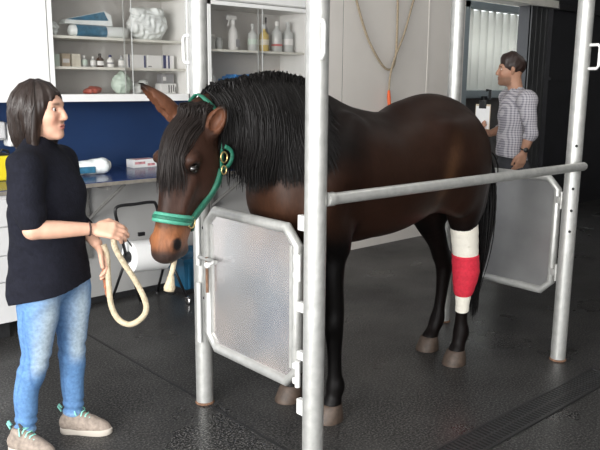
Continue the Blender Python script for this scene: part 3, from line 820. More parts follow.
# ---- paper roll stand
t = thing('paper_roll_stand', 'black tube floor stand holding a wide white paper roll', 'stand', (2.53, 4.55, 0))
TL, TR = V((2.245, 4.42, .772)), V((2.56, 4.42, .775)); HL, HR = V((2.345, 4.46, .40)), V((2.67, 4.46, .38))
bm = B(); tube(bm, spline([HL, HL.lerp(TL, .55), TL + V((.008, 0, -.04)), TL + V((.035, 0, 0)), TL.lerp(TR, .5), TR + V((-.03, 0, 0)), TR + V((.01, 0, -.03)), HR.lerp(TR, .5), HR], 5), .011, 10); obj('handle_frame', bm, M['black_metal'], t, smooth=True)
feet = [(HL, (2.51, 4.58, .01)), (HL, (2.33, 4.70, .01)), (HR, (2.765, 4.355, .045)), (HR, (2.74, 4.74, .01))]
for i, (h, f) in enumerate(feet):
    bm = B(); tube(bm, [h, f], .010, 10); lg = obj('leg', bm, M['black_metal'], t, smooth=True)
    if i == 2:
        bm = B(); lathe(bm, [(.018, -.011), (.024, -.008), (.024, .008), (.018, .011)], (2.765, 4.345, .025), 18, axis=(1, .3, 0)); box(bm, (2.752, 4.335, .03), (2.778, 4.365, .06), .003); obj('caster', bm, M['chrome'], lg, angle=.7)
    else:
        bm = B(); lathe(bm, [(.015, 0), (.015, .02), (.011, .024)], (f[0], f[1], 0), 12); obj('foot_cap', bm, M['black_plastic'], lg, angle=.7)
ax = (HR - HL).normalized()
bm = B(); L = (HR - HL).length - .03
lathe(bm, [(.04, .02), (.108, .02), (.112, .024), (.112, L), (.108, L + .003), (.04, L + .003)], HL, 30, axis=ax); obj('paper_roll', bm, M['paper'], t, angle=.7)
bm = B(); lathe(bm, [(.012, -.01), (.036, -.008), (.04, .018), (.03, .0215)], HL, 20, axis=ax); obj('roll_hub', bm, M['black_plastic'], t, angle=.7)
bm = B(); lathe(bm, [(.012, 0), (.034, .005), (.034, .02), (.012, .024)], HR - ax * .02, 20, axis=ax); obj('roll_hub', bm, M['black_plastic'], t, angle=.7)
bm = B(); tube(bm, [TL.lerp(HL, .5) + V((.02, 0, -.02)), TL.lerp(HL, .6) + V((.08, -.02, -.09)), TL.lerp(HL, .6) + V((.15, -.02, -.06))], .005, 8); box(bm, (2.42, 4.41, .545), (2.47, 4.43, .572), .003); obj('cutter_arm', bm, M['black_metal'], t, smooth=False)

# ---- blue bin
t = thing('plastic_crate', 'blue plastic crate on the floor behind the left post', 'crate', (3.03, 4.66, 0))
bm = B()
def ringbox(bm, w, d, z): return [bm.verts.new((x * w / 2, y * d / 2, z)) for x, y in ((-1, -1), (1, -1), (1, 1), (-1, 1))]
lv = [ringbox(bm, .30, .2, .04), ringbox(bm, .34, .24, .26), ringbox(bm, .36, .26, .26), ringbox(bm, .36, .26, .285), ringbox(bm, .33, .23, .285), ringbox(bm, .29, .19, .055)]
for a, b in zip(lv, lv[1:]):
    for i in range(4): bm.faces.new((a[i], a[(i + 1) % 4], b[(i + 1) % 4], b[i]))
bm.faces.new(lv[0][::-1]); bm.faces.new(lv[-1])
obj('crate_body', bm, M['blue_plastic'], t, local=True)
bm = B()
for x in (-.12, -.04, .04, .12): box(bm, (x - .008, -.122, .05), (x + .008, -.105, .25), .002)
obj('crate_ribs', bm, M['blue_plastic'], t, local=True)
bm = B(); box(bm, (-.16, -.10, .0), (.16, .10, .045), .004); obj('crate_base', bm, M['black_plastic'], t, local=True)
bag('blue_cloth', 'blue folded cloth heaped in the plastic crate', 2.90, 3.14, 4.66, .2, .16, M['blue_plastic'], 'cloth', seed=31, n=3, depth=.16)

# ---- rope hanging on the wall
t = thing('hanging_rope', 'beige looped rope with orange end hanging on white wall', 'rope', (5.4, 4.78, 1.33))
yy = 4.77
bm = B(); tube(bm, spline([(4.80, yy, 2.62), (4.89, yy, 2.36), (5.05, yy, 2.03), (5.24, yy, 1.80), (5.36, yy, 1.735), (5.44, yy, 1.79), (5.455, yy - .01, 2.0), (5.44, yy - .02, 2.35), (5.43, yy - .01, 2.62)], 6), .011, 10); obj('rope_loop', bm, M['rope_old'], t, smooth=True)
bm = B(); tube(bm, spline([(5.80, yy, 2.62), (5.69, yy, 2.39), (5.55, yy - .02, 2.08), (5.42, yy - .025, 1.85), (5.36, yy - .025, 1.68), (5.352, yy - .02, 1.52)], 6), .010, 10); obj('rope_tail', bm, M['rope_old'], t, smooth=True)
bm = B(); tube(bm, [(5.352, yy - .02, 1.54), (5.355, yy - .02, 1.48), (5.372, yy - .02, 1.33), (5.376, yy - .02, 1.24)], [.012, .018, .016, .009], 10); obj('taped_end', bm, M['orange'], t, smooth=True)
for x in (4.80, 5.43, 5.80):
    bm = B(); tube(bm, [(x, WY, 2.60), (x, yy - .03, 2.60), (x, yy - .035, 2.66)], .008, 8); obj('wall_hook', bm, M['black_metal'], t, smooth=True)

# ================================================================== HORSE
HYC = 2.47
def build_horse():
    F = Field((1.25, 2.02, .02), (3.85, 2.92, 1.78), .0115)
    c = (0, HYC, 0)
    # barrel
    F.chain([(2.22, HYC, 1.16, .27), (2.45, HYC, 1.165, .30), (2.70, HYC, 1.148, .292), (2.95, HYC, 1.195, .302), (3.13, HYC, 1.235, .285), (3.28, HYC, 1.215, .25), (3.40, HYC, 1.15, .185)], .04, scale=(1, .92, 1), c=c)
    F.ell((2.66, HYC, 1.10), (.42, .28, .25), .06)                                   # rib cage
    # withers, spine, croup
    F.chain([(2.16, HYC, 1.40, .12), (2.34, HYC, 1.455, .085), (2.52, HYC, 1.405, .07), (2.7, HYC, 1.375, .07)], .06, scale=(1, .7, 1), c=c)
    F.chain([(2.9, HYC, 1.41, .09), (3.1, HYC, 1.435, .105), (3.31, HYC, 1.395, .10), (3.47, HYC, 1.29, .095), (3.555, HYC, 1.19, .08)], .08, scale=(1, .95, 1), c=c)
    for s in (-1, 1):
        y = HYC + s * .15
        F.ell((2.99, HYC + s * .20, 1.37), (.09, .055, .06), .09)                    # point of hip
        F.ell((3.17, HYC + s * .155, 1.18), (.22, .125, .27), .07)                    # haunch
        F.ell((3.385, HYC + s * .10, 1.03), (.12, .085, .23), .06)                    # buttock
        F.ell((3.205, HYC + s * .16, 1.03), (.10, .07, .13), .05)                     # stifle
        F.chain([(2.36, HYC + s * .13, 1.40, .07), (2.22, HYC + s * .19, 1.20, .10), (2.15, HYC + s * .165, 1.06, .09)], .07, scale=(1, .8, 1))    # shoulder blade
        F.chain([(2.15, HYC + s * .155, 1.05, .085), (2.25, HYC + s * .15, .92, .085), (2.29, HYC + s * .14, .86, .07)], .06)                       # upper arm
    F.chain([(2.12, HYC, 1.20, .13), (2.12, HYC, 1.05, .135), (2.20, HYC, .93, .13)], .07, scale=(1, 1.15, 1), c=c)      # breast
    for s in (-1, 1): F.ell((2.045, HYC + s * .085, 1.09), (.07, .08, .12), .035)
    F.chain([(2.25, HYC, .94, .11), (2.5, HYC, .95, .10)], .08)
    # neck and crest
    F.chain([(2.28, HYC, 1.24, .25), (2.12, HYC, 1.32, .225), (1.97, HYC, 1.395, .185), (1.83, HYC, 1.435, .140), (1.71, HYC, 1.43, .105)], .05, scale=(1, .58, 1), c=c)
    F.chain([(2.30, HYC, 1.46, .07), (2.15, HYC, 1.52, .075), (2.0, HYC, 1.555, .062), (1.85, HYC, 1.54, .052), (1.70, HYC, 1.47, .05)], .05, scale=(1, .6, 1), c=c)
    F.chain([(2.10, HYC, 1.19, .10), (1.95, HYC, 1.285, .085), (1.81, HYC, 1.35, .075)], .05, scale=(1, .8, 1), c=c)
    # head
    F.chain([(1.675, HYC, 1.445, .085), (1.61, HYC, 1.345, .125), (1.585, HYC, 1.27, .128), (1.55, HYC, 1.16, .102), (1.512, HYC, 1.05, .085), (1.488, HYC, .985, .075)], .02, scale=(1, .68, 1), c=c)
    F.chain([(1.49, HYC, 1.02, .052), (1.468, HYC, .965, .058), (1.462, HYC, .945, .055)], .03, scale=(1, 1.12, 1), c=c)      # muzzle
    F.ell((1.525, HYC, .935), (.042, .044, .034), .02)                                # lower lip, chin
    F.ell((1.44, HYC, .925), (.03, .048, .026), .02)                                  # upper lip
    for s in (-1, 1):
        F.ell((1.645, HYC + s * .048, 1.235), (.085, .042, .11), .035)                # cheek
        F.ell((1.535, HYC + s * (.092 if s > 0 else .082), 1.30), (.038, .032, .034), .02)                 # brow above the eye
        F.chain([(1.545, HYC + s * .072, 1.22, .016), (1.50, HYC + s * .058, 1.10, .014)], .03)   # facial crest
        F.ell((1.455, HYC + s * .060, .980), (.024, .019, .028), .015)                # nostril rim
        F.ell((1.452, HYC + s * .083, .976), (.016, .016, .024), .006, sub=True)
        F.ell((1.532, HYC + s * .098, 1.272), (.024, .022, .018), .008, sub=True)     # eye socket
        F.ell((1.535, HYC + s * .086, 1.268), (.021, .017, .018), .006)
    F.ell((1.47, HYC - .062, .925), (.04, .012, .004), .006, sub=True)                # mouth line
    # legs
    def leg(P, k=.03): F.chain(P, k, smooth=5)
    leg([(2.28, 2.35, .96, .10), (2.28, 2.345, .86, .074), (2.275, 2.335, .70, .056), (2.29, 2.335, .56, .050), (2.285, 2.335, .485, .052), (2.295, 2.335, .43, .044), (2.30, 2.335, .33, .035), (2.305, 2.335, .22, .036), (2.31, 2.335, .165, .047), (2.30, 2.335, .115, .040), (2.288, 2.335, .07, .050)])
    leg([(2.28, 2.60, .96, .10), (2.28, 2.61, .86, .074), (2.275, 2.63, .70, .056), (2.29, 2.635, .56, .050), (2.285, 2.635, .485, .052), (2.295, 2.635, .43, .044), (2.30, 2.635, .33, .035), (2.305, 2.635, .22, .036), (2.31, 2.635, .165, .047), (2.30, 2.635, .115, .040), (2.288, 2.635, .07, .050)])
    leg([(3.28, 2.36, 1.12, .145), (3.30, 2.36, .97, .115), (3.32, 2.36, .83, .076), (3.355, 2.365, .70, .064), (3.375, 2.37, .62, .056), (3.395, 2.37, .555, .056), (3.375, 2.375, .47, .044), (3.37, 2.375, .36, .036), (3.372, 2.38, .25, .036), (3.378, 2.38, .185, .047), (3.36, 2.38, .12, .040), (3.342, 2.38, .07, .050)])
    leg([(3.27, 2.60, 1.12, .165), (3.27, 2.60, .97, .135), (3.32, 2.605, .83, .092), (3.42, 2.615, .68, .06), (3.475, 2.62, .58, .056), (3.505, 2.62, .525, .055), (3.505, 2.62, .45, .044), (3.50, 2.625, .34, .036), (3.49, 2.63, .24, .036), (3.475, 2.63, .175, .046), (3.44, 2.63, .115, .040), (3.41, 2.63, .07, .050)])
    for x, y in ((3.425, 2.37), (3.535, 2.62)): F.chain([(x, y, .585, .026), (x - .018, y, .52, .028), (x - .025, y, .45, .022)], .02)     # point of hock, tendon
    # ears
    for s, b, tip, out in ((1, (1.63, 2.545, 1.45), (1.455, 2.60, 1.602), (-.55, .15, -.5)), (-1, (1.66, 2.405, 1.405), (1.685, 2.345, 1.515), (-.75, -.45, -.25))):
        b = np.array(b); tip = np.array(tip); m = b * .52 + tip * .48
        F.chain([(*b, .038), (*(b * .7 + tip * .3), .040), (*m, .038), (*(b * .25 + tip * .75), .024), (*tip, .006)], .015)
        o = np.array(out) / np.linalg.norm(out)
        F.chain([(*(b * .75 + tip * .25 + o * .026), .018), (*(m + o * .024), .024), (*(b * .3 + tip * .7 + o * .014), .016), (*(b * .12 + tip * .88 + o * .008), .006)], .006, sub=True)
    F.cut_below(.065)

    def tint(P):
        x, y, z = P.T
        n = .5 + .5 * np.sin(9 * x + 5 * z + 3 * np.sin(7 * y + 4 * z))
        c = np.tile(np.array([.042, .0175, .0105]), (len(P), 1))
        c = lerp_cols(c, (.058, .026, .015), n * .5)
        c = lerp_cols(c, (.012, .007, .006), smoothstep(1.30, 1.50, z) * (x > 1.9) * smoothstep(3.3, 2.3, x) * .8)      # dark top line
        # near flank: highlight painted into the tan coat; breast, belly: redder tan
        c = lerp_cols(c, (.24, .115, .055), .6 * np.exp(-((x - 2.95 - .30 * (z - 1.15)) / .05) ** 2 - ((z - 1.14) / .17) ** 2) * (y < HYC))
        c = lerp_cols(c, (.105, .045, .024), .75 * np.exp(-((x - 1.96) / .11) ** 2 - ((z - 1.08) / .13) ** 2))
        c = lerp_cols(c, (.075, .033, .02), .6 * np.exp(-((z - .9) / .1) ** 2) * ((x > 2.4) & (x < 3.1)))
        # black points
        legs = np.where(x < 2.7, smoothstep(1.0, .86, z) * smoothstep(2.45, 2.36, x), smoothstep(.98, .78, z) * smoothstep(3.1, 3.2, x))
        c = lerp_cols(c, (.0065, .005, .0048), legs)
        hind = smoothstep(1.15, .85, z) * smoothstep(3.2, 3.35, x)
        c = lerp_cols(c, (.012, .007, .006), hind * .8)
        # neck under the mane
        c = lerp_cols(c, (.010, .0065, .0055), smoothstep(1.18, 1.34, z) * (x > 1.72) * smoothstep(2.45, 2.25, x))
        # face
        hd = (x < 1.74) & (z < 1.47)
        c = np.where(hd[:, None], np.array([.055, .025, .0165]), c)
        c = lerp_cols(c, (.020, .012, .010), hd * np.exp(-((y - HYC) / .03) ** 2) * .6 * smoothstep(1.0, 1.1, z))
        mz = (x < 1.62) * np.exp(-((z - 1.0) / .055) ** 2)
        c = lerp_cols(c, (.22, .085, .036), mz * .85)
        c = lerp_cols(c, (.26, .10, .04), (x < 1.62) * np.exp(-((z - 1.005) / .045) ** 2 - ((y - HYC - .02) / .05) ** 2) * .7)
        c = lerp_cols(c, (.030, .019, .016), (x < 1.62) * smoothstep(.965, .93, z))
        for s in (-1, 1):
            d = np.sqrt((x - 1.453) ** 2 + (y - HYC - s * .076) ** 2 + ((z - .975) * .8) ** 2)
            c = lerp_cols(c, (.006, .005, .005), smoothstep(.030, .019, d))
            d = np.sqrt((x - 1.533) ** 2 + (y - HYC - s * .095) ** 2 + (z - 1.27) ** 2)
            c = lerp_cols(c, (.010, .007, .006), smoothstep(.034, .022, d))
        # ears : tan inside, black tips
        for b, tip in (((1.63, 2.545, 1.45), (1.455, 2.60, 1.602)), ((1.66, 2.405, 1.405), (1.685, 2.345, 1.515))):
            b = np.array(b); tip = np.array(tip); ba = tip - b; t = ((P - b) @ ba) / (ba @ ba)
            d = np.linalg.norm(P - b - np.clip(t, 0, 1)[:, None] * ba, axis=1)
            m = (d < .052) * (t > .1)
            c = lerp_cols(c, (.17, .068, .036), m * .8)
            c = lerp_cols(c, (.008, .006, .005), (d < .05) * smoothstep(.70, .92, t))
        return c * np.where((z > 1.04) & (x < 1.74), .58, np.where(x < 1.74, .9, .42))[:, None]
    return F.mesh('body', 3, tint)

hs = thing('horse', 'dark bay horse standing in the stocks with its left side showing', 'horse', (2.8, HYC, 0))
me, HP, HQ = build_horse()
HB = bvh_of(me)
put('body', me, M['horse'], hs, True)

def near_side(x, z, y0=1.7):
    h = HB.ray_cast(V((x, y0, z)), V((0, 1, 0))); return h[0]

# hooves
for x, y in ((2.285, 2.335), (2.285, 2.635), (3.338, 2.38), (3.405, 2.63)):
    bm = B()
    prof = [(.064, 0), (.066, .006), (.060, .045), (.054, .075), (.050, .082), (.02, .084)]
    lathe(bm, prof, (x, y, .001), 22)
    for v in bm.verts: v.co.x += -.32 * (.08 - v.co.z) if v.co.x < x else -.10 * (.08 - v.co.z)
    obj('hoof', bm, M['hoof'], hs, angle=.8)
# eyes
for s in (-1, 1):
    bm = B(); bmesh.ops.create_uvsphere(bm, u_segments=18, v_segments=12, radius=.0185)
    bmesh.ops.translate(bm, vec=(1.532, HYC + s * .088, 1.269), verts=bm.verts); obj('eye', bm, M['eye_dark'], hs, smooth=True)

# mane
def crest(t):
    P = [(1.655, 1.52), (1.74, 1.575), (1.85, 1.605), (1.98, 1.63), (2.10, 1.625), (2.22, 1.595), (2.34, 1.545), (2.42, 1.52)]
    p = spline(P, 12); i = min(int(t * (len(p) - 1)), len(p) - 1); return p[i]
lines = []
for i in range(4200):
    t = rng.uniform(0, 1) ** .95; t = .11 + t * .65; x, z = crest(t); far = rng.uniform() < .16
    x += rng.normal(0, .01)
    Ln = np.interp(t, [0, .15, .3, .5, .62, .70, .76], [.20, .30, .44, .43, .36, .22, .10]) * rng.uniform(.72, 1.08)
    y = HYC + rng.normal(0, .012); zz = z + rng.uniform(-.03, -.004); n = 11
    pts = [(x, y, zz - .03)]; lift = rng.uniform(.004, .028) * (1 if t < .9 else .4); out = rng.uniform(.004, .030); wav = rng.uniform(0, 6.28); amp = rng.uniform(.001, .007)
    lasty = y; drift = rng.normal(.0, .014) + (.02 if t < .25 else 0)
    for k in range(n):
        u = k / (n - 1)
        if u < .12: zk = zz + lift * math.sin(u / .12 * PI / 2); yk = y - (u / .12) * .02 * (-1 if far else 1)
        else:
            zk = zz + lift - Ln * ((u - .12) / .88)
            s = 1 if far else -1
            h = HB.ray_cast(V((x + drift * u, HYC + s * .7, zk)), V((0, -s, 0)))
            yh = h[0].y if h[0] is not None and abs(h[0].y - HYC) < .34 else lasty
            if (yh - lasty) * s < -.02: yh = lasty - s * .012
            yk = yh + s * out * min(1, u * 3); lasty = yh
        pts.append((x + drift * u + amp * math.sin(wav + 9 * u), yk, zk))
    lines.append(pts)
strands('mane', lines, M['hair_black'], hs, .0034)

# forelock
lines = []
for i in range(420):
    a = rng.normal(0, 1); y = HYC - .026 + np.clip(a * .018, -.04, .04); z = 1.50 + rng.uniform(-.02, .025); x = 1.64 + rng.normal(0, .012)
    Ln = rng.uniform(.16, .33); pts = [(x + .02, y, z)]; sp = a * .006 + rng.normal(0, .005) + .004; o = rng.uniform(.003, .016)
    for k in range(1, 11):
        u = k / 10; zk = z + .012 * math.sin(min(u * 5, PI)) - Ln * u ** 1.1; yk = y + sp * u
        h = HB.ray_cast(V((1.1, yk, min(zk, 1.47))), V((1, 0, 0)))
        xs = h[0].x if h[0] is not None else pts[-1][0]
        pts.append((min(xs - o * (1 if u > .15 else .5), x + .01), yk + .003 * math.sin(8 * u + i), zk))
    lines.append(pts)
strands('forelock', lines, M['hair_fore'], hs, .0036)

# tail
lines = []
for i in range(900):
    a = rng.uniform(0, 2 * PI); r = math.sqrt(rng.uniform()); y = HYC - .005 + .032 * r * math.cos(a); z = 1.24 + .05 * r * math.sin(a); x = 3.535
    Ln = rng.uniform(.72, 1.02) if rng.uniform() < .75 else rng.uniform(.35, .7)
    sy = (.055 * r * math.cos(a) + rng.normal(0, .012)); sx = rng.normal(0, .022)
    pts = [(x - .05, y, z)]
    for k in range(12):
        u = k / 11; bulge = math.sin(PI * min(u * 1.15, 1)) ** .8
        pts.append((x + .055 * min(1, u * 6) + sx * bulge - .07 * max(0, u - .35), y + sy * bulge - .05 * u, z + .02 * min(1, u * 8) - Ln * u))
    lines.append(pts)
strands('tail', lines, M['hair_black'], hs, .0046)

# ---- bandage on the near hind leg
bd = thing('leg_bandage', 'red and white bandage wrapped round the horse hind leg', 'bandage', (3.37, 2.37, .3))
def wrap(name, rows, m, ridges):
    bm = B(); P = spline(rows, 8); rings = []; n = len(P)
    for i, (z, x, y, rx, ry) in enumerate(P):
        ring = []
        rr = 1 + .012 * math.sin(i * ridges)
        for k in range(32):
            a = 2 * PI * k / 32
            ring.append(bm.verts.new((x + rx * rr * math.cos(a), y + ry * rr * math.sin(a), z + .006 * math.sin(a + 1.) )))
        rings.append(ring)
    for a, b in zip(rings, rings[1:]):
        for k in range(32): bm.faces.new((a[k], a[(k + 1) % 32], b[(k + 1) % 32], b[k]))
    bm.faces.new(rings[0]); bm.faces.new(rings[-1][::-1])
    return obj(name, bm, m, bd, angle=.9)
wrap('white_padding', [(.835, 3.325, 2.36, .060, .060), (.828, 3.325, 2.36, .079, .076), (.76, 3.34, 2.364, .080, .076), (.68, 3.358, 2.367, .077, .072), (.63, 3.37, 2.37, .074, .070), (.60, 3.38, 2.37, .06, .06)], M['bandage_white'], 1.1)
wrap('red_wrap', [(.655, 3.362, 2.368, .066, .066), (.650, 3.363, 2.368, .078, .074), (.60, 3.372, 2.37, .080, .076), (.54, 3.380, 2.37, .080, .074), (.47, 3.378, 2.374, .068, .064), (.418, 3.373, 2.375, .054, .052), (.412, 3.373, 2.375, .044, .042)], M['bandage_red'], .9)
wrap('lower_padding', [(.43, 3.373, 2.375, .040, .040), (.40, 3.372, 2.375, .046, .044), (.36, 3.370, 2.375, .0405, .0395), (.318, 3.371, 2.377, .0395, .0385), (.312, 3.371, 2.377, .036, .034)], M['bandage_white'], 1.3)

# ---- halter
hl = thing('halter', 'green padded halter on the horse head', 'halter', (1.55, HYC, 1.0))
def surf(c, d, off=.004):
    c = V(c); d = V(d).normalized(); h = HB.ray_cast(c + d * .5, -d)
    return (h[0] if h[0] is not None else c + d * .06) + d * off
A0, A1 = V((1.487, HYC, 1.035)), V((1.585, HYC, 1.28)); axis = (A1 - A0).normalized()
side = V((0, 1, 0)); frt = axis.cross(side).normalized()
if frt.x > 0: frt = -frt
def ring_pts(c, tilt, n, a0=0, a1=2 * PI, off=.006):
    out = []; ups = []
    for k in range(n):
        a = a0 + (a1 - a0) * k / (n - 1 if a1 - a0 < 6.2 else n)
        d = frt * math.cos(a) + side * math.sin(a)
        cc = V(c) + axis * tilt * math.cos(a)
        out.append(surf(cc, d, off)); ups.append(d)
    return out, ups
nb = V((1.502, HYC, 1.065))
pts, ups = ring_pts(nb, -.012, 40, -2.05, 2.05, .007)
bm = B(); tube(bm, pts, .01, 12, flat=(.042, .020), upv=ups); obj('noseband_pad', bm, M['halter_pad'], hl, smooth=True)
pts2, ups2 = ring_pts(nb, -.012, 40, -2.05, 2.05, .0165)
bm = B(); tube(bm, pts2, .01, 8, flat=(.016, .005), upv=ups2); obj('noseband_web', bm, M['halter'], hl, smooth=True)
pts, ups = ring_pts(nb, -.012, 20, 2.0, 2 * PI - 2.0, .006)
pts = [p - axis * .025 * math.sin(PI * i / 19) for i, p in enumerate(pts)]
bm = B(); tube(bm, pts, .01, 8, flat=(.032, .008), upv=ups); obj('chin_strap', bm, M['halter_dark'], hl, smooth=True)
for s in (-1, 1):
    # cheek strap from the noseband up to the buckle, then to the poll
    lo = surf(nb, frt * math.cos(2.05) + side * s * math.sin(2.05), .008)
    K = []
    for x, z in ((1.625, 1.13), (1.662, 1.19), (1.692, 1.25)):
        h = HB.ray_cast(V((x, HYC + s * .6, z)), V((0, -s, 0)))
        K.append((h[0] if h[0] is not None and abs(h[0].y - HYC) < .3 else V((x, HYC + s * .06, z))) + V((0, s * .007, 0)))
    P = [lo] + K
    bm = B(); tube(bm, [V(p) for p in spline(P, 6)], .01, 10, flat=(.030, .014), upv=[(0, s, 0)] * (3 * 6 + 1)); obj('cheek_pad', bm, M['halter_dark'], hl, smooth=True)
    bm = B(); tube(bm, [V(p) + V((-.004, s * .006, .002)) for p in spline(P, 6)], .01, 8, flat=(.016, .006), upv=[(0, s, 0)] * (3 * 6 + 1)); obj('cheek_web', bm, M['halter'], hl, smooth=True)
    U = [K[-1] + V((0, s * .004, 0))]
    for x, z in ((1.708, 1.30), (1.728, 1.36), (1.738, 1.43)):
        h = HB.ray_cast(V((x, HYC + s * .6, z)), V((0, -s, 0)))
        U.append((h[0] if h[0] is not None else V((x, HYC + s * .08, z))) + V((0, s * .012, 0)))
    U += [V((1.672, HYC + s * .058, 1.515)), V((1.66, HYC + s * .02, 1.548))]
    bm = B(); L = spline(U, 6); tube(bm, [V(p) for p in L], .01, 8, flat=(.019, .007), upv=[(0, s, .25)] * len(L)); obj('crown_strap', bm, M['halter'], hl, smooth=True)
    # rings and buckles
    for p, r in ((lo, .019), (U[1] + V((0, s * .006, 0)), .019), (K[-1] + V((0, s * .01, .0)), .015)):
        bm = B(); q = [p + V((r * math.cos(a), s * .006, r * 1.15 * math.sin(a))) for a in np.linspace(0, 2 * PI, 15)[:-1]]
        tube(bm, q, .0034, 8, closed=True); obj('buckle', bm, M['brass'], hl, smooth=True)
    # loose strap end looping behind the buckle
    p = U[1]; q = spline([p + V((.004, s * .014, .045)), p + V((.032, s * .018, .028)), p + V((.040, s * .018, .0)), p + V((.026, s * .016, -.03)), p + V((.0, s * .012, -.05))], 5)
    bm = B(); tube(bm, [V(x) for x in q], .01, 8, flat=(.018, .006), upv=[(0, s, 0)] * len(q)); obj('strap_end', bm, M['halter'], hl, smooth=True)
bm = B(); L = spline([V((1.664, HYC - .045, 1.525)), V((1.658, HYC, 1.553)), V((1.664, HYC + .045, 1.525))], 6); tube(bm, [V(p) for p in L], .01, 8, flat=(.022, .008), upv=[(0, 0, 1)] * len(L)); obj('poll_strap', bm, M['halter'], hl, smooth=True)

# frayed rope end under the chin
tr = thing('rope_end', 'short cream rope end hanging straight down under the horse chin', 'rope', (1.47, 2.42, .78))
bm = B(); tube(bm, spline([(1.50, 2.45, .985, .0), (1.485, 2.43, .93, 0), (1.470, 2.42, .88, 0), (1.462, 2.42, .84, 0)], 5) and [V(p) for p in spline([(1.525, 2.455, .955), (1.50, 2.44, .92), (1.475, 2.42, .88), (1.462, 2.42, .84)], 5)], .0105, 10); obj('rope_stem', bm, M['rope'], tr, smooth=True)
bm = B(); tube(bm, [(1.464, 2.42, .845), (1.460, 2.42, .82), (1.455, 2.42, .795), (1.452, 2.42, .782)], [.012, .017, .023, .020], 12); obj('frayed_knot', bm, M['rope'], tr, smooth=True)

# ---- the head is turned a little towards the camera side: bend horse head and halter together
def bend(o):
    if o.type == 'MESH':
        m = root_of(o); t = V(m.translation); nv = len(o.data.vertices)
        a = np.empty(nv * 3, np.float32); o.data.vertices.foreach_get('co', a); a = a.reshape(-1, 3)
        x = a[:, 0] + t.x - 1.55; y = a[:, 1] + t.y - HYC
        w = smoothstep(1.93, 1.68, x + 1.55) * math.radians(13)
        c, s = np.cos(w), np.sin(w)
        a[:, 0] = x * c - y * s + 1.55 - t.x; a[:, 1] = x * s + y * c + HYC - t.y
        o.data.vertices.foreach_set('co', a.ravel()); o.data.update()
    for ch in o.children: bend(ch)
bpy.context.view_layer.update()
bend(hs); bend(hl)
# ================================================================== PEOPLE
def hand(F, wrist, fwd, palm, thumb_side, curl=(.5, .8, .6), s=1., k=.006, spread=.10, thumb_in=.5):
    """palm, four unequal bent fingers and a thumb leaving the side of the palm"""
    w = V(wrist); f = V(fwd).normalized(); p = V(palm); p = (p - f * p.dot(f)).normalized(); a = f.cross(p) * thumb_side   # a : towards the thumb
    def rot(v, ang): return (Matrix.Rotation(ang, 3, a * thumb_side) @ v)
    # which sign of rotation bends f towards the palm normal
    sg = 1 if (Matrix.Rotation(.3, 3, a) @ f).dot(p) > 0 else -1
    pts = []
    for i, o in enumerate((.028, .010, -.009, -.026)):
        b = w + f * .022 * s + a * o * .7 * s; e = w + f * (.082 - .004 * abs(i - 1)) * s + a * o * s
        F.chain([(*b, .015 * s), (*e, .0125 * s)], .012, smooth=1)
    for i, (o, L) in enumerate(((.028, .92), (.010, 1.02), (-.009, .95), (-.026, .76))):
        q = w + f * (.082 - .004 * abs(i - 1)) * s + a * o * s
        d = (f + a * (o * spread * 12)).normalized(); P = [(*q, .0105 * s)]
        ang = 0
        for j, (ln, r) in enumerate(((.042, .0096), (.027, .0088), (.022, .0076))):
            ang += curl[j]; dd = Matrix.Rotation(sg * ang, 3, a) @ d
            q = q + dd * ln * L * s; P.append((*q, r * s))
        F.chain(P, k, smooth=1)
    q = w + f * .028 * s + a * .026 * s; P = [(*q, .014 * s)]
    d = (f * .75 + a * .62 + p * .25).normalized(); q = q + d * .036 * s; P.append((*q, .0118 * s))
    d = (f * .95 + a * (.25 - thumb_in * .5) + p * .45 * thumb_in * 2).normalized(); q = q + d * .032 * s; P.append((*q, .0102 * s))
    d = (f * .95 - a * thumb_in * .5 + p * .3).normalized(); q = q + d * .024 * s; P.append((*q, .0085 * s))
    F.chain(P, k, smooth=1)

def head_prims(F, c, s=1., yaw=0., male=False):
    """head with its centre (ear height) at C, facing local +x turned by YAW"""
    c = V(c); R = Matrix.Rotation(yaw, 3, 'Z')
    def P(x, y, z): return tuple(c + R @ V((x, y, z)) * s)
    def E(p, r, k, sub=False): F.ell(P(*p), [x * s for x in r], k, rot=R, sub=sub)
    E((-.010, 0, .035), (.094, .074, .088), .02)
    E((.035, 0, -.015), (.060, .058, .085), .03)
    E((.045, 0, -.075), (.044, .045 if not male else .05, .042), .03)
    E((.078, 0, -.098), (.018, .022, .016), .02)
    E((.068, 0, .032), (.026, .05, .014), .02)                # brow
    for q in (-1, 1):
        E((.086, q * .031, .010), (.014, .017, .011), .008, sub=True)
        E((.056, q * .043, -.022), (.030, .018, .024), .025)  # cheek bone
        F.chain([(*P(.0, q * .071, .025), .011 * s), (*P(-.008, q * .078, .006), .013 * s), (*P(.0, q * .072, -.022), .008 * s)], .006)
    F.chain([(*P(.088, 0, .018), .009 * s), (*P(.103, 0, -.008), .011 * s), (*P(.108, 0, -.024), .0125 * s)], .010)
    for q in (-1, 1): E((.098, q * .011, -.029), (.011, .008, .008), .006)
    E((.090, 0, -.056), (.013, .024, .0065), .006); E((.088, 0, -.068), (.013, .021, .0075), .006)
    E((.103, 0, -.0615), (.012, .022, .0015), .002, sub=True)
    return P

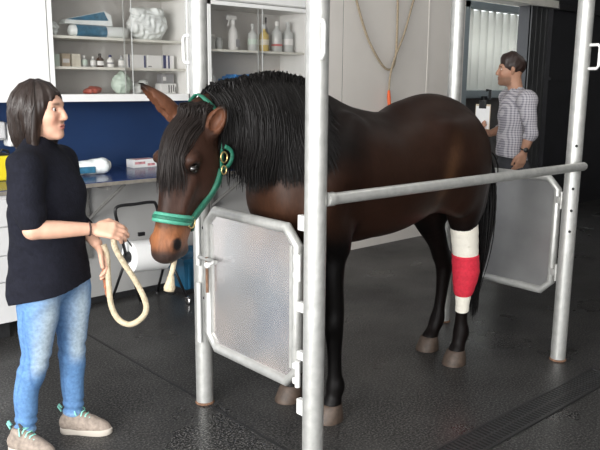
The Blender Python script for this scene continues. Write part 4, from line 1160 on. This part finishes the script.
def skin_tint(c, P, base, lip, head_r, brow, yaw=0., beard=None, s=1.):
    R = np.array(Matrix.Rotation(-yaw, 3, 'Z')); L = ((P - np.array(c)) @ R.T) / s
    col = np.tile(np.array(base), (len(P), 1)); x, y, z = L.T
    hd = (np.abs(z) < .16) & (x > .0) & (np.abs(y) < .1)
    col = lerp_cols(col, (base[0] * .95, base[1] * .62, base[2] * .58), hd * .5 * np.exp(-((np.abs(y) - .04) / .02) ** 2 - ((z + .03) / .022) ** 2))
    col = lerp_cols(col, lip, hd * (x > .075) * np.exp(-(y / .021) ** 4 - ((z + .0615) / .011) ** 4))
    col = lerp_cols(col, brow, hd * (x > .06) * np.exp(-((np.abs(y) - .032) / .017) ** 4 - ((z - .032) / .0055) ** 4) * .85)
    if beard: col = lerp_cols(col, beard, hd * smoothstep(-.035, -.06, z) * smoothstep(-.14, -.10, z) * .55)
    return col

def eyes(parent, P, s=1., local=True):
    for q in (-1, 1):
        c = V(P(.0725, q * .030, .009)); f = (V(P(1, q * .03, .0)) - c).normalized()
        bm = B(); bmesh.ops.create_uvsphere(bm, u_segments=14, v_segments=10, radius=.0115 * s); bmesh.ops.translate(bm, vec=c, verts=bm.verts); e = obj('eye', bm, M['eye_white'], parent, smooth=True, local=True)
        bm = B(); lathe(bm, [(.0066 * s, .0092 * s), (.0062 * s, .0106 * s), (.003 * s, .0116 * s)], c, 14, axis=f); obj('iris', bm, M['eye_iris'], e, smooth=True, local=True)

def shoe(parent, heel, toe, z0=0., L=.25, mu=None, mini=False):
    """walking shoe from heel to toe (local xy), children: sole, lace, tongue, pull tab"""
    mu = mu or M['shoe']; h = V((heel[0], heel[1], 0)); d = (V((toe[0], toe[1], 0)) - h).normalized(); n = V((-d.y, d.x, 0))
    def p(a, b, z): return h + d * a * L + n * b * L + V((0, 0, z0 + z))
    F = Field([min(heel[i], toe[i]) - .11 for i in (0, 1)] + [z0 - .01], [max(heel[i], toe[i]) + .11 for i in (0, 1)] + [z0 + .17], .005)
    F.chain([(*p(.12, 0, .045), .034), (*p(.35, 0, .045), .037), (*p(.60, .02, .038), .040), (*p(.78, .02, .028), .037), (*p(.88, .01, .022), .026)], .015)
    F.chain([(*p(.14, 0, .06), .032), (*p(.22, 0, .095), .036)], .02); F.chain([(*p(.28, 0, .085), .033), (*p(.58, .01, .055), .030)], .02)
    F.ell(tuple(p(.20, 0, .135)), (.030, .026, .022), .008, sub=True)
    F.cut_below(z0 + .012)
    me, _, _ = F.mesh('shoe', 1); sh = put('shoe', me, mu, parent, True, local=True)
    out = [(.0, .0), (.02, .09), (.12, .145), (.35, .14), (.6, .185), (.8, .17), (.94, .09), (1., .02), (.96, -.08), (.82, -.14), (.6, -.145), (.35, -.125), (.12, -.14), (.02, -.09)]
    bm = B(); O = spline(out, 4, closed=True); rows = []
    for z, k in ((.0, .97), (.006, 1.), (.024, 1.0), (.028, .96)):
        rows.append([bm.verts.new(p(.5 + (a - .5) * k + 0, b * k, z + .012 * max(0, a - .8) * 1.5 * (1))) for a, b in O])
    for a, b in zip(rows, rows[1:]):
        for i in range(len(O)): bm.faces.new((a[i], a[(i + 1) % len(O)], b[(i + 1) % len(O)], b[i]))
    bm.faces.new(rows[0][::-1]); bm.faces.new(rows[-1]); obj('sole', bm, M['sole'], sh, local=True, angle=.8)
    if mini: return sh
    bm = B()
    for i, a in enumerate((.36, .43, .50, .57)):
        z = .118 - .17 * (a - .36); tube(bm, [p(a, -.10, z - .022), p(a + .02, -.05, z + .001), p(a + .03, .05, z + .001), p(a, .12, z - .022)], .0035, 6)
    tube(bm, [p(.36, .0, .12), p(.30, -.09, .125), p(.38, -.16, .10)], .0035, 6); tube(bm, [p(.36, .0, .12), p(.33, .09, .128), p(.42, .16, .10)], .0035, 6)
    obj('lace', bm, M['lace'], sh, local=True, smooth=True)
    bm = B(); tube(bm, [p(.42, .01, .085), p(.33, .01, .115), p(.29, .01, .145)], .01, 8, flat=(.045, .012)); obj('tongue', bm, M['dark_lace'], sh, local=True, smooth=True)
    bm = B(); tube(bm, [p(.03, 0, .10), p(-.04, 0, .125), p(-.02, 0, .135), p(.05, 0, .118)], .004, 6, flat=(.014, .004)); obj('pull_tab', bm, M['lace'], sh, local=True, smooth=True)
    return sh

# ------------------------------------------------------------------ the woman
WD = math.radians(24)
WO = V((1.2, 2.985, 0))
wm = thing('person', 'person in a dark sweater and blue jeans holding a cream rope beside the horse', 'person', WO, math.radians(-41.5) - WD)
cs, sn = math.cos(WD), math.sin(WD)
def W(s, t, z, *r): return (s * cs - t * sn, s * sn + t * cs, z, *r)
HC = W(.004, .0, 1.476)
HYAW = math.radians(15)
F = Field((-.40, -.42, .03), (.46, .42, 1.64), .0045)
FP = head_prims(F, HC, .985, HYAW)
F.chain([(*W(-.02, 0, 1.42), .050), (*W(-.035, 0, 1.34), .050), (*W(-.03, 0, 1.27), .065)], .03)
F.chain([(0, 0, 1.25, .075), (.0, 0, 1.1, .095), (0, 0, .95, .09), (0, 0, .80, .10)], .03, scale=(1, 1.3, 1), c=(0, 0, 1))
RS, RE, RW = W(-.015, -.165, 1.255), W(.028, -.235, 1.022), W(.235, -.135, 1.008)
F.chain([(0, 0, 1.24, .06), (*RS, .045), (*[(a + b) / 2 for a, b in zip(RS, RE)], .043), (*RE, .037)], .02)
F.chain([(*RE, .037), (*[a * .65 + b * .35 for a, b in zip(RE, RW)], .037), (*RW, .024)], .012)
hand(F, W(.238, -.132, 1.008), V(W(.95, .12, -.10)), V(W(.1, .75, -.65)), 1 if True else -1, curl=(.45, .6, .5), s=1.0, thumb_in=.55)
LS, LE, LW = W(.02, .165, 1.255), W(.06, .20, .99), W(.195, .055, .905)
F.chain([(0, 0, 1.24, .06), (*LS, .045), (*[(a + b) / 2 for a, b in zip(LS, LE)], .042), (*LE, .038)], .02); F.chain([(*LE, .037), (*[a * .65 + b * .35 for a, b in zip(LE, LW)], .035), (*LW, .024)], .012)
hand(F, W(.198, .052, .902), V(W(.50, -.18, -.85)), V(W(-.75, -.3, -.4)), -1, curl=(.35, .55, .4), s=.98, thumb_in=.4)
NH, NK, NC, NA = W(-.015, -.085, .74), W(-.052, -.085, .425), W(-.10, -.085, .28), W(-.118, -.085, .085)
FH, FK, FC, FA = W(.06, .085, .74), W(.052, .085, .41), W(.046, .085, .27), W(.042, .085, .09)
for Hh, K, C, A in ((NH, NK, NC, NA), (FH, FK, FC, FA)): F.chain([(*Hh, .075), (*K, .045), (*C, .042), (*A, .031)], .03)
me, P_, Q_ = F.mesh('body', 2, lambda P: skin_tint(HC, P, (.56, .325, .23), (.42, .13, .11), .1, (.05, .03, .02), HYAW))
put('body', me, M['skin'], wm, True, local=True)
eyes(wm, FP, .985)
# sweater
F = Field((-.32, -.36, .62), (.34, .36, 1.42), .006)
F.chain([(-.005, 0, 1.275, .075), (.0, 0, 1.20, .118), (.012, 0, 1.11, .135), (.010, 0, 1.0, .137), (.006, 0, .88, .139), (.0, 0, .77, .152), (-.002, 0, .66, .157)], .03, scale=(1, 1.28, 1), c=(0, 0, 1))
for t in (-1, 1): F.ell((.055, t * .062, 1.125), (.075, .075, .075), .05)
F.chain([(*W(-.025, -.08, 1.285), .062), (*W(-.02, -.16, 1.255), .068)], .05); F.chain([(*W(.0, .08, 1.285), .062), (*W(.015, .16, 1.255), .066)], .05)
mid = [(a + b) / 2 for a, b in zip(RS, RE)]
F.chain([(*RS, .070), (mid[0] - .004, mid[1] - .006, mid[2], .070), (*[a * .3 + b * .7 for a, b in zip(RS, RE)], .064), (*[a * .12 + b * .88 for a, b in zip(RS, RE)], .052)], .03)
mid = [(a + b) / 2 for a, b in zip(LS, LE)]
F.chain([(*LS, .068), (*mid, .064), (*LE, .054), (*[a * .6 + b * .4 for a, b in zip(LE, LW)], .048)], .03)
F.chain([(*W(-.03, 0, 1.29), .070), (*W(-.022, 0, 1.345), .066)], .025)                  # stand-up collar
def folds(X, Y, Z):
    arm = np.exp(-((Y + .23) / .10) ** 2)
    return (.0035 * np.sin(38 * Z + 9 * Y + 4 * np.sin(9 * X)) * (.35 + arm) + .003 * np.sin(21 * Y + 17 * X - 10 * Z) + .002 * np.sin(70 * Z - 30 * X + 20 * Y) * arm)
F.displace(folds)
F.F = np.maximum(F.F, (.700 + .26 * F.ax[0])[:, None, None] - F.ax[2][None, None, :] + .012 * np.sin(14 * F.ax[1])[None, :, None])
# opening of the collar
F.chain([(*W(-.022, 0, 1.345), .054), (*W(-.012, 0, 1.45), .056)], .006, sub=True)
me, _, _ = F.mesh('sweater', 2); put('sweater', me, M['sweater'], wm, True, local=True)
# jeans
F = Field((-.30, -.26, .05), (.30, .26, .90), .006)
F.chain([(.0, 0, .84, .11), (.0, 0, .77, .118)], .03, scale=(1, 1.25, 1), c=(0, 0, .8))
def jl(Hh, K, C, A, kx):
    Hh, K, C, A = map(np.array, (Hh, K, C, A))
    F.chain([(*Hh, .090), (*(Hh * .62 + K * .38), .086), (*(Hh * .25 + K * .75), .068), (*K, .060), (*(K * .5 + C * .5), .058), (*C, .053), (*(C * .5 + A * .5), .047), (*A, .0435)], .025)
jl(NH, NK, NC, NA, 0); jl(FH, FK, FC, FA, 0)
def jfold(X, Y, Z):
    kn = np.exp(-((Z - .41) / .05) ** 2); an = np.exp(-((Z - .12) / .045) ** 2); cr = np.exp(-((Z - .70) / .07) ** 2)
    return .0035 * kn * np.sin(95 * Z + 35 * X + 20 * Y) + .005 * an * np.sin(150 * Z + 25 * Y + 14 * X) + .003 * cr * np.sin(60 * Z - 60 * X) + .0015 * np.sin(40 * Z + 30 * Y)
F.displace(jfold); F.cut_below(.085)
def denim(P):
    x, y, z = P.T
    c = np.tile(np.array([.10, .205, .385]), (len(P), 1))
    for t, ph in ((-1, 0), (1, 1)):
        cx = np.interp(z, [.1, .27, .42, .74], [NA[0], NC[0], NK[0], NH[0]] if t < 0 else [FA[0], FC[0], FK[0], FH[0]])
        cy = np.interp(z, [.1, .27, .42, .74], [NA[1], NC[1], NK[1], NH[1]] if t < 0 else [FA[1], FC[1], FK[1], FH[1]])
        m = np.exp(-((y - cy + .02) / .045) ** 2) * smoothstep(.01, .05, x - cx) * smoothstep(.33, .42, z) * smoothstep(.80, .62, z) * (np.abs(y - cy) < .11)
        c = lerp_cols(c, (.40, .48, .53), m * .85)
        seam = np.exp(-((x - cx + .005) / .004) ** 2) * (z < .66)
        c = lerp_cols(c, (.05, .12, .28), seam * .5)
    c = lerp_cols(c, (.25, .38, .55), np.exp(-((z - .10) / .012) ** 2) * .6)
    return c
me, _, _ = F.mesh('jeans', 2, denim); put('jeans', me, M['jeans'], wm, True, local=True)
# socks, shoes
for A, hl_, tt in ((NA, W(-.185, -.09, 0), W(.01, -.17, 0)), (FA, W(-.02, .085, 0), W(.215, .062, 0))):
    bm = B(); lathe(bm, [(.036, .06), (.038, .08), (.037, .115)], (A[0], A[1], 0), 18); obj('sock', bm, M['cab_white'], wm, local=True, smooth=True)
    shoe(wm, hl_, tt, .0, .245)
# hair
F = Field((-.20, -.17, 1.22), (.17, .17, 1.66), .006)
hr = Matrix.Rotation(HYAW, 3, 'Z'); hc = V(HC)
def HPt(x, y, z): return tuple(hc + hr @ V((x, y, z)))
F.ell(HPt(-.012, 0, .036), (.105, .086, .094), .02, rot=hr)
F.chain([(*HPt(-.055, 0, .0), .070), (*HPt(-.065, 0, -.08), .060), (*HPt(-.062, 0, -.135), .050)], .03, scale=(1, 1.25, 1))
for q in (-1, 1): F.chain([(*HPt(.012, q * .066, .03), .030), (*HPt(.004, q * .075, -.06), .030), (*HPt(.0, q * .070, -.14), .024)], .03)
F.ell(HPt(.105, 0, -.025), (.080, .062, .092), .02, rot=hr, sub=True)
F.ell(HPt(.02, 0, -.10), (.05, .048, .08), .02, rot=hr, sub=True)
F.displace(lambda X, Y, Z: .0022 * np.sin(90 * np.arctan2(Y, X + .02) / 6) + .0016 * np.sin(40 * np.arctan2(Y, X + .02)))
me, _, _ = F.mesh('hair', 2); hb = bvh_of(me); hair = put('hair', me, M['hair_woman'], wm, True, local=True)
lines = []
for i in range(700):
    az = rng.uniform(.85, 2 * PI - .85); pts = []
    for k in range(10):
        u = k / 9; zz = .01 - .165 * max(0, u - .35) / .65
        d = V((math.cos(az), math.sin(az), 0)); base = V(HPt(-.02 - .03 * u, 0, 0)); 
        if u < .35: dd = V((d.x * math.sin(u / .35 * 1.35 + .15), d.y * math.sin(u / .35 * 1.35 + .15), math.cos(u / .35 * 1.35 + .15))); o = V(HPt(-.02, 0, .02))
        else: dd = d; o = base + V((0, 0, zz + .01))
        h = hb.ray_cast(o + dd * .4, -dd)
        if h[0] is None or (h[0] - o).dot(dd) < .035: break
        pts.append(tuple(h[0] + dd * rng.uniform(.0, .004)))
    if len(pts) > 4: lines.append(pts)
strands('hair_strands', lines, M['hair_woman'], hair, .0022, local=True)
# bracelet
bm = B(); d = (V(RW) - V(RE)).normalized(); u = d.orthogonal().normalized(); v = d.cross(u); cc = V(RW) - d * .012
tube(bm, [cc + (u * math.cos(a) + v * math.sin(a)) * .0265 for a in np.linspace(0, 2 * PI, 25)[:-1]], .0038, 8, closed=True); obj('bracelet', bm, M['bracelet'], wm, local=True, smooth=True)

# lead rope, in the place's own coordinates
def toworld(p): return wm.matrix_basis @ V(p)
wm_m = Matrix.Translation(wm.location) @ wm.rotation_euler.to_matrix().to_4x4()
def WW(s, t, z): return wm_m @ V(W(s, t, z))
lr = thing('lead_rope', 'cream cotton lead rope looped below the hands of the person in sweater', 'rope', WW(.34, -.08, .575))
K = [WW(.318, -.115, .982), WW(.314, -.112, .955), WW(.318, -.105, .92), WW(.345, -.09, .856), WW(.388, -.08, .778), WW(.424, -.08, .699), WW(.431, -.08, .646), WW(.403, -.07, .601), WW(.351, -.06, .574), WW(.301, -.05, .596), WW(.269, -.03, .653), WW(.258, -.01, .733), WW(.252, .005, .799), WW(.248, .018, .86), WW(.232, .03, .905)]
bm = B(); tube(bm, [V(p) for p in spline([tuple(p) for p in K], 8)], .0125, 12); obj('rope_loop', bm, M['rope'], lr, smooth=True)
K = [WW(.232, .02, .86), WW(.236, .01, .80), WW(.235, .02, .74), WW(.243, .02, .675)]
bm = B(); tube(bm, [V(p) for p in spline([tuple(p) for p in K], 6)], [.008 + .004 * math.sin(i * 1.9) ** 2 for i in range(19)], 8); obj('frayed_tail', bm, mat('rust brown cord', (.30, .11, .055), .9, var=.4, vscale=80), lr, smooth=True)

# ------------------------------------------------------------------ the man
MO = V((5.3, 3.3, 0)); MY = math.radians(138.5)
mm = thing('person', 'person in a checked shirt with a clipboard behind the stocks, facing left', 'person', MO, MY)
mm_m = Matrix.Translation(MO) @ Matrix.Rotation(MY, 4, 'Z')
F = Field((-.30, -.42, .03), (.42, .42, 1.90), .0075)
HC2 = (.072, 0, 1.712)
FP2 = head_prims(F, HC2, 1.02, math.radians(-8), male=True)
F.chain([(.05, 0, 1.66, .058), (.025, 0, 1.56, .060), (.01, 0, 1.50, .07)], .03)
F.chain([(.02, 0, 1.42, .085), (.03, 0, 1.25, .085), (.02, 0, 1.0, .10)], .03, scale=(1, 1.5, 1), c=(0, 0, 1))
for t in (-1, 1): F.chain([(.01, t * .06, 1.47, .05), (.0, t * .19, 1.48, .048)], .03)
ML, MLE, MLW = (-.01, .205, 1.49), (-.045, .245, 1.24), (-.005, .225, 1.075)
MR, MRE, MRW = (.02, -.205, 1.49), (.03, -.25, 1.23), (.175, -.15, 1.195)
for a, b, c in ((ML, MLE, MLW), (MR, MRE, MRW)):
    F.chain([(*a, .052), (*b, .042)], .02); F.chain([(*b, .041), (*[x * .65 + y * .35 for x, y in zip(b, c)], .041), (*c, .028)], .015)
hand(F, MLW, (.18, -.1, -.95), (.25, -.95, -.1), -1, curl=(.3, .4, .3), s=1.1, k=.008, thumb_in=.2)
hand(F, MRW, (.65, .35, .35), (-.5, .4, .6), -1, curl=(.5, .6, .4), s=1.08, k=.008, thumb_in=.3)
for t in (-1, 1): F.chain([(.01, t * .10, .95, .08), (.02, t * .105, .52, .055), (-.01, t * .11, .30, .05), (-.02, t * .11, .09, .038)], .03)
me, _, _ = F.mesh('body', 2, lambda P: skin_tint(HC2, P, (.43, .235, .155), (.30, .12, .09), .1, (.03, .015, .01), math.radians(-8), beard=(.10, .055, .035), s=1.02))
put('body', me, M['skin'], mm, True, local=True); eyes(mm, FP2, 1.02)
F = Field((-.26, -.36, .92), (.30, .36, 1.64), .0085)
F.chain([(.01, 0, 1.50, .085), (.022, 0, 1.40, .122), (.03, 0, 1.25, .118), (.028, 0, 1.10, .118), (.02, 0, .98, .124)], .04, scale=(1, 1.42, 1), c=(0, 0, 1))
for a, b, c in ((ML, MLE, MLW), (MR, MRE, MRW)):
    F.chain([(a[0], a[1] * .55, a[2] + .005, .068), (*a, .070)], .04)
    F.chain([(*a, .072), (*[x * .5 + y * .5 for x, y in zip(a, b)], .062), (*b, .055), (*[x * .8 + y * .2 for x, y in zip(b, c)], .053)], .03)
F.chain([(.03, 0, 1.55, .070), (.035, 0, 1.575, .068)], .015)
F.displace(lambda X, Y, Z: .004 * np.sin(20 * Z + 14 * X + 6 * Y) + .003 * np.sin(45 * Z - 22 * Y))
F.F = np.maximum(F.F, (1.005 + .02 * np.sin(9 * F.ax[0]))[:, None, None] - F.ax[2][None, None, :])
F.chain([(.035, 0, 1.57, .058), (.05, 0, 1.66, .06)], .006, sub=True)
me, _, _ = F.mesh('shirt', 2); put('shirt', me, M['shirt'], mm, True, local=True)
F = Field((-.26, -.30, .05), (.30, .30, 1.10), .009)
F.chain([(.015, 0, 1.03, .105), (.01, 0, .95, .118)], .04, scale=(1, 1.3, 1), c=(0, 0, 1))
for t in (-1, 1): F.chain([(.01, t * .10, .93, .105), (.02, t * .105, .70, .085), (.02, t * .105, .52, .07), (-.005, t * .11, .30, .066), (-.02, t * .11, .09, .058)], .03)
F.displace(lambda X, Y, Z: .004 * np.sin(34 * Z + 20 * X)); F.cut_below(.06)
me, _, _ = F.mesh('trousers', 2); put('trousers', me, M['trousers'], mm, True, local=True)
for t in (-1, 1): shoe(mm, (-.09, t * .11), (.19, t * .14), 0, .29, M['black_plastic'], mini=True)
F = Field((-.09, -.13, 1.62), (.22, .13, 1.88), .006)
def H2(x, y, z): return tuple(V(HC2) + Matrix.Rotation(math.radians(-8), 3, 'Z') @ V((x, y, z)))
F.ell(H2(-.014, 0, .045), (.103, .083, .090), .02); F.chain([(*H2(.05, 0, .10), .036), (*H2(.0, 0, .115), .042)], .03, scale=(1, 1.5, 1))
F.ell(H2(.105, 0, -.02), (.075, .09, .072), .015, sub=True); F.ell(H2(.03, 0, -.06), (.09, .12, .055), .015, sub=True)
F.displace(lambda X, Y, Z: .0025 * np.sin(120 * X + 60 * Z) * np.sin(100 * Y + 40 * Z))
me, _, _ = F.mesh('hair', 1); put('hair', me, M['hair_man'], mm, True, local=True)
bm = B(); d = (V(MLW) - V(MLE)).normalized(); u = d.orthogonal().normalized(); v = d.cross(u); cc = V(MLW) - d * .02
tube(bm, [cc + (u * math.cos(a) + v * math.sin(a)) * .032 for a in np.linspace(0, 2 * PI, 25)[:-1]], .006, 8, closed=True, flat=None); wt = obj('watch_strap', bm, M['watch'], mm, local=True, smooth=True)
bm = B(); lathe(bm, [(.018, 0), (.020, .003), (.020, .009), (.016, .011)], cc + V((0, .031, 0)), 18, axis=(0, 1, 0)); obj('watch_face', bm, M['watch'], wt, local=True, angle=.7)
# clipboard in the right hand
cp = mm_m @ V((.255, -.105, 1.235))
cb_ = thing('clipboard', 'white sheet on a clipboard held by the person in checked shirt', 'clipboard', cp, MY + math.radians(38))
tl = Matrix.Rotation(math.radians(-14), 3, 'Y')
bm = B(); box(bm, (-.003, -.075, 0), (.003, .075, .205), rot=None)
obj('board', bm, M['beige'], cb_, local=True)
for nm, a, mt in (('paper_sheet', ((.0032, -.07, .004), (.0045, .07, .19)), M['paper']), ('paper_sheet', ((-.0045, -.07, .004), (-.0032, .07, .19)), M['paper']), ('clip', ((-.012, -.035, .17), (.012, .035, .235)), M['black_plastic'])):
    bm = B(); box(bm, a[0], a[1], .0012); obj(nm, bm, mt, cb_, local=True)
# latch on the stable front behind them
t = thing('gate_latch', 'dark latch bracket on the grey rail left of the checked shirt', 'latch', (8.87, 6.1, 1.33))
bm = B(); tube(bm, [(8.98, 6.11, 1.40), (8.98, 6.05, 1.40), (8.98, 6.05, 1.52), (8.98, 6.11, 1.52)], .02, 8); box(bm, (8.86, 6.06, 1.24), (8.94, 6.118, 1.44), .01); obj('latch_body', bm, M['black_metal'], t)

# ================================================================== LIGHT
w = bpy.data.worlds.new('daylight'); S.world = w; w.use_nodes = True
bg = w.node_tree.nodes['Background']; bg.inputs['Color'].default_value = (.92, .96, 1, 1); bg.inputs['Strength'].default_value = 3.2
def area(name, loc, target, sx, sy, power, col=(1, 1, 1)):
    l = bpy.data.lights.new(name, 'AREA'); l.shape = 'RECTANGLE'; l.size = sx; l.size_y = sy; l.energy = power; l.color = col
    o = bpy.data.objects.new(name, l); link(o); o.location = loc
    o.rotation_euler = (V(target) - V(loc)).to_track_quat('-Z', 'Y').to_euler(); return o
area('daylight_door_left', (X0 + .05, .9, 1.95), (2, 3.0, 1.0), 4.2, 2.4, 560, (1, .98, .95))
area('daylight_door_front', (-1.4, Y0 + .05, 1.9), (1.0, 3, 1.2), 3.6, 2.6, 90, (1, .98, .96))
for i, (x, y) in enumerate(((.6, 1.6), (4.2, 1.8), (7.4, 2.4))):  # unseen lamps, added only as fill light
    t = thing('added_fill_lamp', 'white fill lamp added out of view under the ceiling', 'lamp', (x, y, CEIL - .08), 0, 'added fill lamps')
    bm = B(); box(bm, (x - .65, y - .09, CEIL - .07), (x + .65, y + .09, CEIL - .001), .006); obj('fill_lamp_housing', bm, M['cab_white'], t)
    area('added_fill_light', (x, y, CEIL - .085), (x, y, 0), 1.25, .14, 12, (1, .97, .92))

# ================================================================== CAMERA
cam = bpy.data.cameras.new('camera'); co = bpy.data.objects.new('camera', cam); link(co)
cam.sensor_width = 36; cam.lens = 722. / 600 * 36; cam.clip_start = .05; cam.clip_end = 100
D = V((-30, 3675, 722)).normalized(); X = V((830, -135, 722)); X = (X - D * X.dot(D)).normalized()
Yv = V((-652, -147, 722)); Yv = Yv - D * Yv.dot(D); Yv = (Yv - X * Yv.dot(X)).normalized()
right = V((X.x, Yv.x, -D.x)); down = V((X.y, Yv.y, -D.y)); fwd = V((X.z, Yv.z, -D.z))
mw = Matrix((( right.x, -down.x, -fwd.x, 0), (right.y, -down.y, -fwd.y, 0), (right.z, -down.z, -fwd.z, 1.6), (0, 0, 0, 1)))
co.matrix_world = mw
S.camera = co
S.view_settings.view_transform = 'Standard'; S.view_settings.look = 'None'; S.view_settings.exposure = 0.0; S.view_settings.gamma = 1
S.view_settings.use_curve_mapping = False
S.cycles.use_denoising = True
S.cycles.max_bounces = 8
